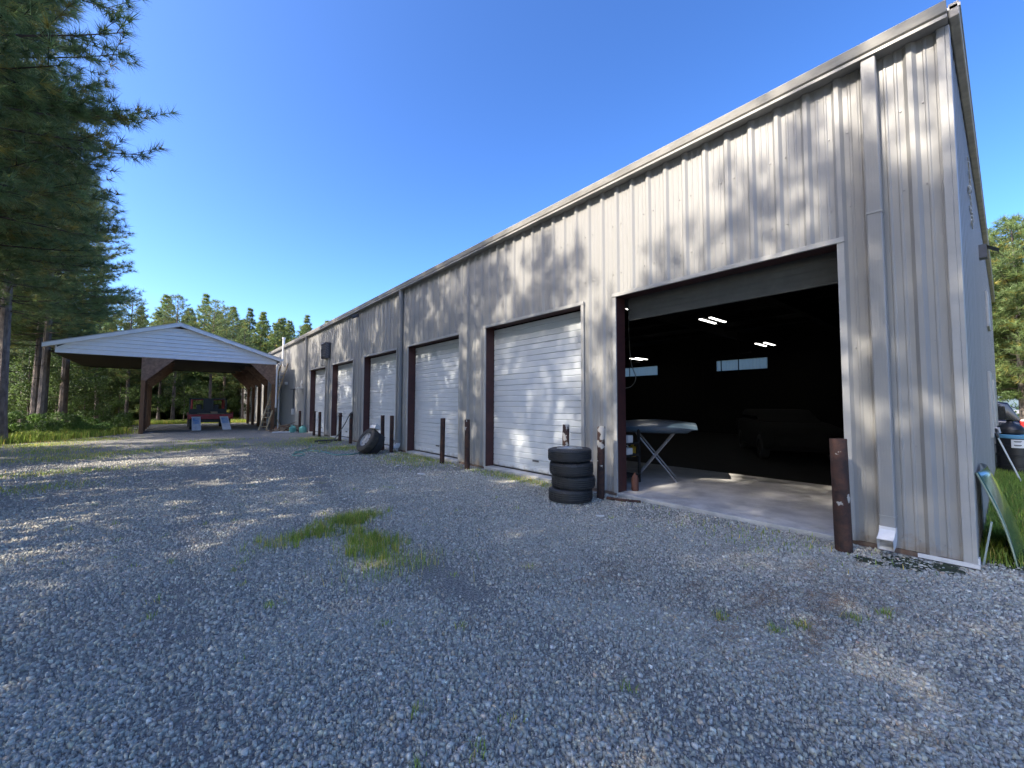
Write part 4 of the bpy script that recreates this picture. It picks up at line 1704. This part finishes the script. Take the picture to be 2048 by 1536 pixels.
# pines right of the workshop
RG = "sunlit pines beyond the end wall on the right"
rp_ = make_pine("tall sunlit pine with open tufted crown beyond the end wall on the right", RG, M_NEEDF, seed=31, H=13.2, R0=3.9, cb=.18, tuft_n=13, tuft_l=.42, tuft_w=.032, step=.42, per=4.5)
place(rp_, True, (39.3, -.6, 0), 1.0, .99)
for (x, y, a, s) in ((42, .6, 3.7, 1.0), (44.5, -1.2, .9, 1.05), (37.5, -2.6, 5.1, .8), (46, 2.2, 2, 1.0), (49, -4, 3, 1.05), (58, 1, 4, 1.0), (66, -3, 1, 1.0), (44, -6, 5, 1.0), (36, 5.5, .5, .7), (13, -13, 2.2, .9), (19, -11.5, .3, .85), (26, -10.5, 3.1, .95), (33, -11, 4.4, .9), (10, -17, 1.7, 1.0)):
    place(rp_, False, (x, y, 0), a, s)  # out-of-frame row by the lawn added for dark reflections in the end wall


# ------------------------------------------------------------------ leafy things
def leaf_cards(C, rng, ln, wd, up=.4):
    n = len(C)
    d_ = norm(rng.normal(size=(n, 3)) + np.array([0, 0, up * .5]))
    nrm = norm(rng.normal(size=(n, 3)) + np.array([0, 0, up * 2]))
    side = norm(np.cross(d_, nrm))
    l_ = ln * rng.uniform(.6, 1.3, (n, 1))
    w_ = wd * rng.uniform(.7, 1.2, (n, 1))
    return np.stack([C, C + d_ * l_ * .45 + side * w_ * .5, C + d_ * l_, C + d_ * l_ * .45 - side * w_ * .5], 1).astype(np.float32)


def clumps(rng, n_cl, box, r, n_leaf):
    c = np.stack([rng.uniform(box[k][0], box[k][1], n_cl) for k in range(3)], 1)
    rr = rng.uniform(r[0], r[1], n_cl)
    idx = rng.integers(0, n_cl, n_leaf)
    dirs = norm(rng.normal(size=(n_leaf, 3)))
    rad = rr[idx][:, None] * rng.uniform(.35, 1, (n_leaf, 1)) ** .5
    P = c[idx] + dirs * rad * np.array([1, 1, .75])
    tone = (rng.uniform(.55, 1.45, n_cl))[idx] * rng.uniform(.75, 1.25, n_leaf)
    return P, tone


def make_shrub(label, group, seed, w_, h, n, ln=.11, wd=.05, material=None, name="shrub"):
    rng = np.random.default_rng(seed)
    t = thing(name, label, "shrub", group=group)
    P, tone = clumps(rng, 16, ((-w_ * .6, w_ * .6), (-w_ * .6, w_ * .6), (h * .15, h * .85)), (w_ * .2, w_ * .42), n)
    P[:, 2] = np.maximum(P[:, 2], .02)
    V = leaf_cards(P, rng, ln, wd)
    tri_mesh("foliage", V, material or M_LEAF, t, 4, tone)
    s = MB()
    for k in range(7):
        a = rng.uniform(0, 6.28)
        q_ = rng.uniform(.3, .6) * w_
        s.tube([(0, 0, 0), (math.cos(a) * q_ * .4, math.sin(a) * q_ * .4, h * .4), (math.cos(a) * q_, math.sin(a) * q_, h * .8)], [.018, .012, .005], 4)
    s.build("stems", M_TWIG, t, fix=False)
    return t


SGp = "leafy shrubs along the wood edge by the carport"
sl_ = "bright green leafy shrub growing at the wood edge left of the carport"
shr = [make_shrub(sl_, SGp, 41, .9, 1.3, 2600), make_shrub(sl_, SGp, 42, .8, 1.7, 2600), make_shrub(sl_, SGp, 43, 1.1, 1.0, 2600, .13, .055)]
su = [True] * 3
rnd = random.Random(8)
spots = [(-5.6, 24.2), (-4.9, 25.3), (-5.4, 26.6), (-4.1, 26.6), (-3.4, 27.6), (-2.7, 28.4), (-4.5, 28.2), (-3.6, 29.5), (-2.3, 29.9), (-6.6, 23.1), (-6.9, 25.6), (-2.6, 31.6), (-2.2, 33.5), (-3.4, 32.4), (-5.0, 30.6), (-6.2, 28.7), (-6.0, 21.8)]
for k, (x, y) in enumerate(spots):
    v = k % 3
    place(shr[v], su[v], (x, y, 0), rnd.uniform(0, 6.3), rnd.uniform(.55, .95))
    su[v] = False
# young broadleaf trees between the pines
YG = "young broadleaf trees under the pines"
yl = "young broadleaf tree with dull green leaves growing under the pines"


def sapling(seed, h):
    rng = np.random.default_rng(seed)
    t = thing("young_tree", yl, "tree", group=YG)
    P, tone = clumps(rng, 26, ((-1.3, 1.3), (-1.3, 1.3), (h * .18, h * .95)), (.35, .75), 4200)
    tri_mesh("crown", leaf_cards(P, rng, .15, .075), M_LEAFD, t, 4, tone)
    s = MB()
    s.tube([(0, 0, 0), (.05, .03, h * .5), (.1, .1, h * .9)], [.05, .035, .01], 6)
    s.build("trunk", M_BARK, t, fix=False)
    s = MB()
    for k in range(9):
        a = rng.uniform(0, 6.28)
        z = rng.uniform(.25, .8) * h
        s.tube([(.05, .05, z), (math.cos(a) * .6, math.sin(a) * .6, z + .4), (math.cos(a) * 1.1, math.sin(a) * 1.1, z + .6)], [.02, .014, .005], 4)
    s.build("branches", M_TWIG, t, fix=False)
    return t


sap = [sapling(51, 4.2), sapling(52, 5.5)]
au = [True, True]
for k, (x, y) in enumerate(((-8.0, 1.2), (-8.4, 4.4), (-8.6, 9.4), (-7.8, 12.0), (-8.2, 17.2), (-7.9, 19.9), (-10.2, 10.3), (-10.2, 12.9), (-10.4, 17.6), (-10.4, 20.4), (-10.2, 4.6), (-10.2, 8.9), (-9.2, 34.4), (-6.6, 38), (-4.4, 39.5), (-3.2, 46), (1.0, 47.8), (-1.2, 43.2), (3.4, 46.0), (5.0, 45.3), (-6.2, 43), (-8, 45), (2.0, 50.5), (-4.6, 52), (-9.8, 41), (-12.5, 44))):
    v = k % 2
    place(sap[v], au[v], (x, y, 0), rnd.uniform(0, 6.3), rnd.uniform(1.45, 1.75) if y < 21 else rnd.uniform(.7, 1.15))  # large ones out of frame, added to narrow the sun patches on the gravel
    au[v] = False
# right side low trees
for (x, y, s) in ((33, -3.0, .8), (35, 1.2, .75), (40, 3.5, .9), (43, -2.0, .8), (31, 3.6, .6)):
    place(sap[1], False, (x, y, 0), rnd.uniform(0, 6.3), s, "low broadleaf tree beyond the parked car on the right", "low trees beyond the parked car on the right")
# yellow-green crowns on the skyline left of the gable
for (x, y, s) in ((-5.2, 54, 1.75), (-8.2, 57, 1.9), (-2.6, 56, 1.7)):
    place(sap[1], False, (x, y, 0), rnd.uniform(0, 6.3), s, "rounded yellow-green tree on the skyline left of the carport ridge", "rounded trees left of the carport ridge")
# deep wood that reads as one mass
rng = np.random.default_rng(77)
P1, t1 = clumps(rng, 260, ((-36, -22), (26, 43), (0.2, 9)), (.8, 1.8), 34000)
P2, t2 = clumps(rng, 420, ((-18, 34), (66, 73), (0.2, 12.2)), (.9, 1.9), 50000)
P3, t3 = clumps(rng, 160, ((60, 80), (-30, 22), (0.2, 9)), (.9, 2), 16000)
P4, t4 = clumps(rng, 170, ((-14, 5.0), (52, 60), (0.2, 5.5)), (.7, 1.5), 22000)
P = np.concatenate([P1, P2, P3, P4])
tt = np.concatenate([t1, t2, t3, t4])
o = tri_mesh("deep_woods", leaf_cards(P, rng, .42, .2), M_LEAFD, None, 4, tt)
tag(o, "dense mass of woodland foliage closing the view behind the trees", "woods", kind="stuff")


# ------------------------------------------------------------------ grass, weeds, straw
def blades(P, rng, h, wd, lean=.5):
    n = len(P)
    a = rng.uniform(0, 6.28, n)
    hh = h * rng.uniform(.4, 1.15, (n, 1))
    ln = rng.uniform(.05, lean, (n, 1)) * hh
    d_ = np.stack([np.cos(a), np.sin(a), np.zeros(n)], 1)
    s = np.stack([-np.sin(a), np.cos(a), np.zeros(n)], 1)
    b0 = P - s * wd / 2
    b1 = P + s * wd / 2
    mid = P + d_ * ln * .35 + np.array([0, 0, 1]) * hh * .6
    tip = P + d_ * ln + np.array([0, 0, 1]) * hh * .95
    q = np.stack([b0, b1, mid + s * wd * .35, mid - s * wd * .35], 1)
    t_ = np.stack([mid - s * wd * .35, mid + s * wd * .35, tip, tip], 1)
    return q, t_


def grass_obj(name, P, rng, h, wd, label, cat, material=None, lean=.75, dry=.18):
    q, t_ = blades(P, rng, h, wd, lean)
    t3_ = t_[:, :3]
    V = np.concatenate([q[:, [0, 1, 2]], q[:, [0, 2, 3]], t3_]).astype(np.float32)
    tn = rng.uniform(.6, 1.35, len(P))
    tone = tn[:, None] * np.ones((1, 3))
    dr_ = rng.random(len(P)) < dry
    tone[dr_] *= np.array([2.4, 1.35, 2.2])
    tone = np.concatenate([tone, tone, tone])
    o = tri_mesh(name, V, material or M_GRASS, None, 3, tone)
    return tag(o, label, cat, kind="stuff")


rng = np.random.default_rng(5)


def blob(cx, cy, sx2, sy2, n, ang=0):
    p = rng.normal(size=(n, 2)) * np.array([sx2, sy2])
    c, s = math.cos(ang), math.sin(ang)
    p = np.stack([p[:, 0] * c - p[:, 1] * s + cx, p[:, 0] * s + p[:, 1] * c + cy], 1)
    return np.concatenate([p, np.zeros((n, 1))], 1)


# main patch: an arm to the left and a tongue towards the camera
pp = [blob(.95, 5.0, .16, .10, 120), blob(1.3, 5.15, .16, .11, 180), blob(1.75, 5.42, .17, .14, 350), blob(2.0, 5.5, .14, .14, 200), blob(1.72, 4.95, .08, .16, 110),
      blob(1.72, 4.45, .14, .17, 330), blob(1.62, 4.25, .18, .13, 180), blob(1.62, 3.9, .2, .16, 200), blob(1.75, 3.6, .22, .14, 180), blob(1.55, 3.7, .25, .25, 150)]
rg_ = random.Random(9)
for (cx, cy, sx2, sy2, k) in ((1.0, 5.02, .18, .1, 12), (1.35, 5.15, .16, .1, 14), (1.78, 5.42, .18, .13, 26), (2.0, 5.5, .13, .13, 14), (1.72, 4.95, .08, .15, 8), (1.72, 4.5, .13, .17, 26), (1.62, 4.2, .18, .14, 14)):
    for j in range(k):
        pp.append(blob(cx + rg_.gauss(0, sx2), cy + rg_.gauss(0, sy2), .018, .018, rg_.randint(12, 34)))
grass_obj("grass_patch", np.concatenate(pp), rng, .125, .005, "tufted green grass patch growing through the gravel in mid yard", "grass")
# small weeds
pp = []
for k in range(70):
    x, y = rng.uniform(-1.2, 5.0), rng.uniform(1.3, 9.0)
    pp.append(blob(x, y, .025, .025, int(rng.integers(5, 22))))
for (x, y) in ((3.15, 1.05), (3.35, .95), (3.05, 1.35), (4.0, .62), (3.75, .75)):
    pp.append(blob(x, y, .03, .03, 60))
grass_obj("weeds", np.concatenate(pp), rng, .055, .005, "small green weeds scattered through the gravel", "weeds", lean=1.0)
# thin cover further off and along the wall foot
pp = []
for (x, y, a, b, n) in ((-.6, 17.5, 1.1, .35, 1500), (.9, 18.6, .7, .35, 900), (-2.2, 16.5, .8, .5, 1200), (1.4, 21.0, .9, .4, 900), (-1.7, 13.2, .8, .3, 900), (4.6, 14.6, .55, .5, 1500), (4.9, 18.8, .5, .9, 2200), (3.8, 17.4, .9, .8, 1500),
                        (4.9, 10.4, .35, .8, 1200), (5.45, 6.4, .12, .9, 1300), (5.5, 10.6, .1, .9, 700), (-2.8, 19.5, .7, .9, 1600), (-3.6, 22.3, .6, .7, 1800), (-1.8, 11.0, .5, .3, 500), (-2.6, 24.6, .7, .6, 1600), (5.2, 1.9, .3, .5, 260)):
    pp.append(blob(x, y, a, b, n))
grass_obj("thin_grass", np.concatenate(pp), rng, .07, .009, "thin low grass and weeds in patches across the far yard", "grass", lean=.9, dry=.2)
n = 42000
x = rng.uniform(6.05, 22, n)
y = -rng.random(n) ** 1.5 * 3.2 + .22
P = np.stack([x, y, np.zeros(n)], 1)
P = P[(y < .22) & (y > -.25 - (x - 6.2) * .45)]
grass_obj("lawn_grass", P, rng, .15, .008, "bright green grass along the end wall on the right", "grass", lean=.8, dry=.05)
n = 16000
t = rng.random(n)
P = np.stack([-5.6 + 4.0 * t + rng.normal(0, .6, n) - 1.0, 22.5 + 5.8 * t + rng.normal(0, .6, n) + .6, np.zeros(n)], 1)
grass_obj("verge_grass", P, rng, .38, .016, "tall bright grass along the wood edge left of the carport", "grass", lean=.8, dry=.08)
n = 8000
P = np.stack([rng.uniform(-2.5, 5, n), 40.2 + np.abs(rng.normal(0, 2.0, n)), np.zeros(n)], 1)
grass_obj("clearing_grass", P, rng, .3, .02, "sunlit grass in the clearing behind the carport", "grass", lean=.8)

# pine straw lying on the gravel
pp = []
for (x, y, a, b, n) in ((3.6, 1.25, .22, .06, 200), (3.95, .95, .24, .07, 210), (3.3, 1.7, .16, .06, 90), (3.25, .85, .22, .05, 140), (4.6, 1.2, .2, .07, 100), (2.9, 1.25, .14, .06, 50), (3.6, 1.0, .7, .45, 420), (3.0, 2.3, .3, .15, 250), (2.5, 3.0, .35, .3, 200), (4.3, .7, .5, .2, 500), (2.0, 2.6, .8, .7, 200), (4.3, 1.7, .4, .4, 300), (3.9, 2.6, .5, .5, 180)):
    pp.append(blob(x, y, a, b, n))
P = np.concatenate(pp)
P[:, 2] = rng.uniform(.016, .03, len(P))
n = len(P)
a = rng.uniform(0, 6.28, n)
d_ = np.stack([np.cos(a), np.sin(a), rng.normal(0, .05, n)], 1) * rng.uniform(.05, .13, (n, 1))
s = np.stack([-np.sin(a), np.cos(a), np.zeros(n)], 1) * .0019
V = np.stack([P - s, P + s, P + d_], 1).astype(np.float32)
o = tri_mesh("pine_straw", V, M_STRAW, None, 3, rng.uniform(.6, 1.5, n))
tag(o, "brown pine needles strewn over the gravel near the downspout", "pine straw", kind="stuff")

# moss stain below the downspout
M_MOSS = mat("dark_moss", (.035, .055, .016), .95, col2=(.018, .02, .012), scale=14, bump=.6, bscale=60)
q = MB()
for sd, (cx, cy, a, b) in enumerate(((5.45, .66, .22, .17), (5.25, .92, .1, .13), (5.55, .42, .14, .1))):
    pl = ragged([(cx + a * math.cos(t), cy + b * math.sin(t)) for t in np.linspace(0, 2 * math.pi, 12)[:-1]], .03, .03, sd)
    q.add([(x, y, .012 + .002 * sd) for x, y in pl], [tuple(range(len(pl)))])
tag(q.build("moss", M_MOSS), "dark wet moss on the gravel below the downspout", "moss", kind="stuff")


# ------------------------------------------------------------------ loose slate chips
def chips(n, sampler, smin, smax, seed, name, label):
    rng = np.random.default_rng(seed)
    xy = sampler(rng, n)
    ok = ~((xy[:, 0] > D - .07) & (xy[:, 1] > YC - .05)) & ~((xy[:, 0] > 6.05 + rng.normal(0, .15, len(xy))) & (xy[:, 1] > -.1 - (xy[:, 0] - 6.0) * .5))
    xy = xy[ok]
    # wheel tracks and scuffed hollows hold fewer loose chips
    u = xy[:, 0] + .25 * np.sin(xy[:, 1] * .45)
    wv = np.sin(xy[:, 0] * 1.9 + 1.3 * np.sin(xy[:, 1] * .8)) * np.sin(xy[:, 1] * 1.3 + 1.1 * np.sin(xy[:, 0] * 1.4))
    keep = 1 - .62 * np.exp(-((u - .35) / .22) ** 2) - .62 * np.exp(-((u - 2.15) / .24) ** 2) - .35 * np.clip(wv * 2 - .6, 0, 1)
    xy = xy[rng.random(len(xy)) < keep]
    n = len(xy)
    K = 5
    size = smin + (smax - smin) * rng.random(n) ** 2.6
    ang = np.sort(rng.uniform(0, 2 * np.pi, (n, 1)) + np.linspace(0, 2 * np.pi, K + 1)[:-1] + rng.uniform(-.38, .38, (n, K)), axis=1)
    rad = size[:, None] * .5 * rng.uniform(.7, 1.12, (n, K))
    asp = rng.uniform(.38, .85, (n, 1))
    lx, ly = np.cos(ang) * rad, np.sin(ang) * rad * asp
    ro = rng.uniform(0, 6.28, (n, 1))
    gx_ = lx * np.cos(ro) - ly * np.sin(ro)
    gy_ = lx * np.sin(ro) + ly * np.cos(ro)
    th = size * rng.uniform(.10, .28, n)
    tx, ty = rng.normal(0, .2, (n, 1)), rng.normal(0, .2, (n, 1))
    base = rng.uniform(.0, .012, (n, 1))
    zt = base + th[:, None] + gx_ * tx + gy_ * ty
    zb = zt - th[:, None] - .012
    top = np.stack([gx_ * .93 + xy[:, :1], gy_ * .93 + xy[:, 1:2], zt], 2)
    bot = np.stack([gx_ + xy[:, :1], gy_ + xy[:, 1:2], zb], 2)
    V = np.concatenate([top, bot], 1).reshape(-1, 3).astype(np.float32)
    o_ = (np.arange(n) * 2 * K)[:, None]
    me = bpy.data.meshes.new(name)
    me.vertices.add(len(V))
    me.vertices.foreach_set("co", V.ravel())
    topf = (o_ + np.arange(K)[None]).astype(np.int32)
    i = np.arange(K)
    j = (i + 1) % K
    side = np.stack([o_ + i, o_ + i + K, o_ + j + K, o_ + j], 2).reshape(-1, 4).astype(np.int32)
    loops = np.concatenate([topf.ravel(), side.ravel()])
    starts = np.concatenate([np.arange(n) * K, n * K + np.arange(n * K) * 4]).astype(np.int32)
    me.loops.add(len(loops))
    me.loops.foreach_set("vertex_index", loops)
    me.polygons.add(len(starts))
    me.polygons.foreach_set("loop_start", starts)
    c = np.ones((n, 4), np.float32)
    b = rng.lognormal(0, .19, n)
    c[:, :3] = b[:, None] * (1 + rng.normal(0, .022, (n, 3)))
    wm = rng.random(n)
    c[wm < .06, :3] *= np.array([1.3, 1.18, 1.0])
    c[wm > .985, :3] *= 1.5
    c[(wm > .06) & (wm < .075), :3] *= np.array([1.25, .98, .8])
    c[:, :3] = np.clip(c[:, :3], .2, 3.0)
    at_ = me.attributes.new("tone", 'FLOAT_COLOR', 'POINT')
    at_.data.foreach_set("color", np.repeat(c, 2 * K, 0).ravel())
    me.materials.append(M_STONE)
    me.update(calc_edges=True)
    ob = bpy.data.objects.new(name, me)
    COL.objects.link(ob)
    return tag(ob, label, "gravel", kind="stuff")


def sector(r0, r1):
    def f(rng, n):
        a = rng.uniform(R(-40), R(112), n)
        r = np.maximum(np.sqrt(rng.uniform(r0 * r0, r1 * r1, n)) + rng.normal(0, .09 * r0, n), .5)
        return np.stack([r * np.sin(a), r * np.cos(a)], 1)
    return f


chips(115000, sector(.6, 3.3), .007, .036, 1, "slate_chips", "loose blue-grey slate chips covering the nearest strip of the yard")
chips(120000, sector(3.1, 5.6), .009, .038, 4, "slate_chips", "loose blue-grey slate chips covering the near middle of the yard")
chips(150000, sector(5.3, 9.2), .013, .044, 2, "slate_chips", "loose blue-grey slate chips covering the middle of the yard")
chips(70000, sector(8.8, 16.0), .022, .055, 3, "slate_chips", "loose blue-grey slate chips covering the far yard")
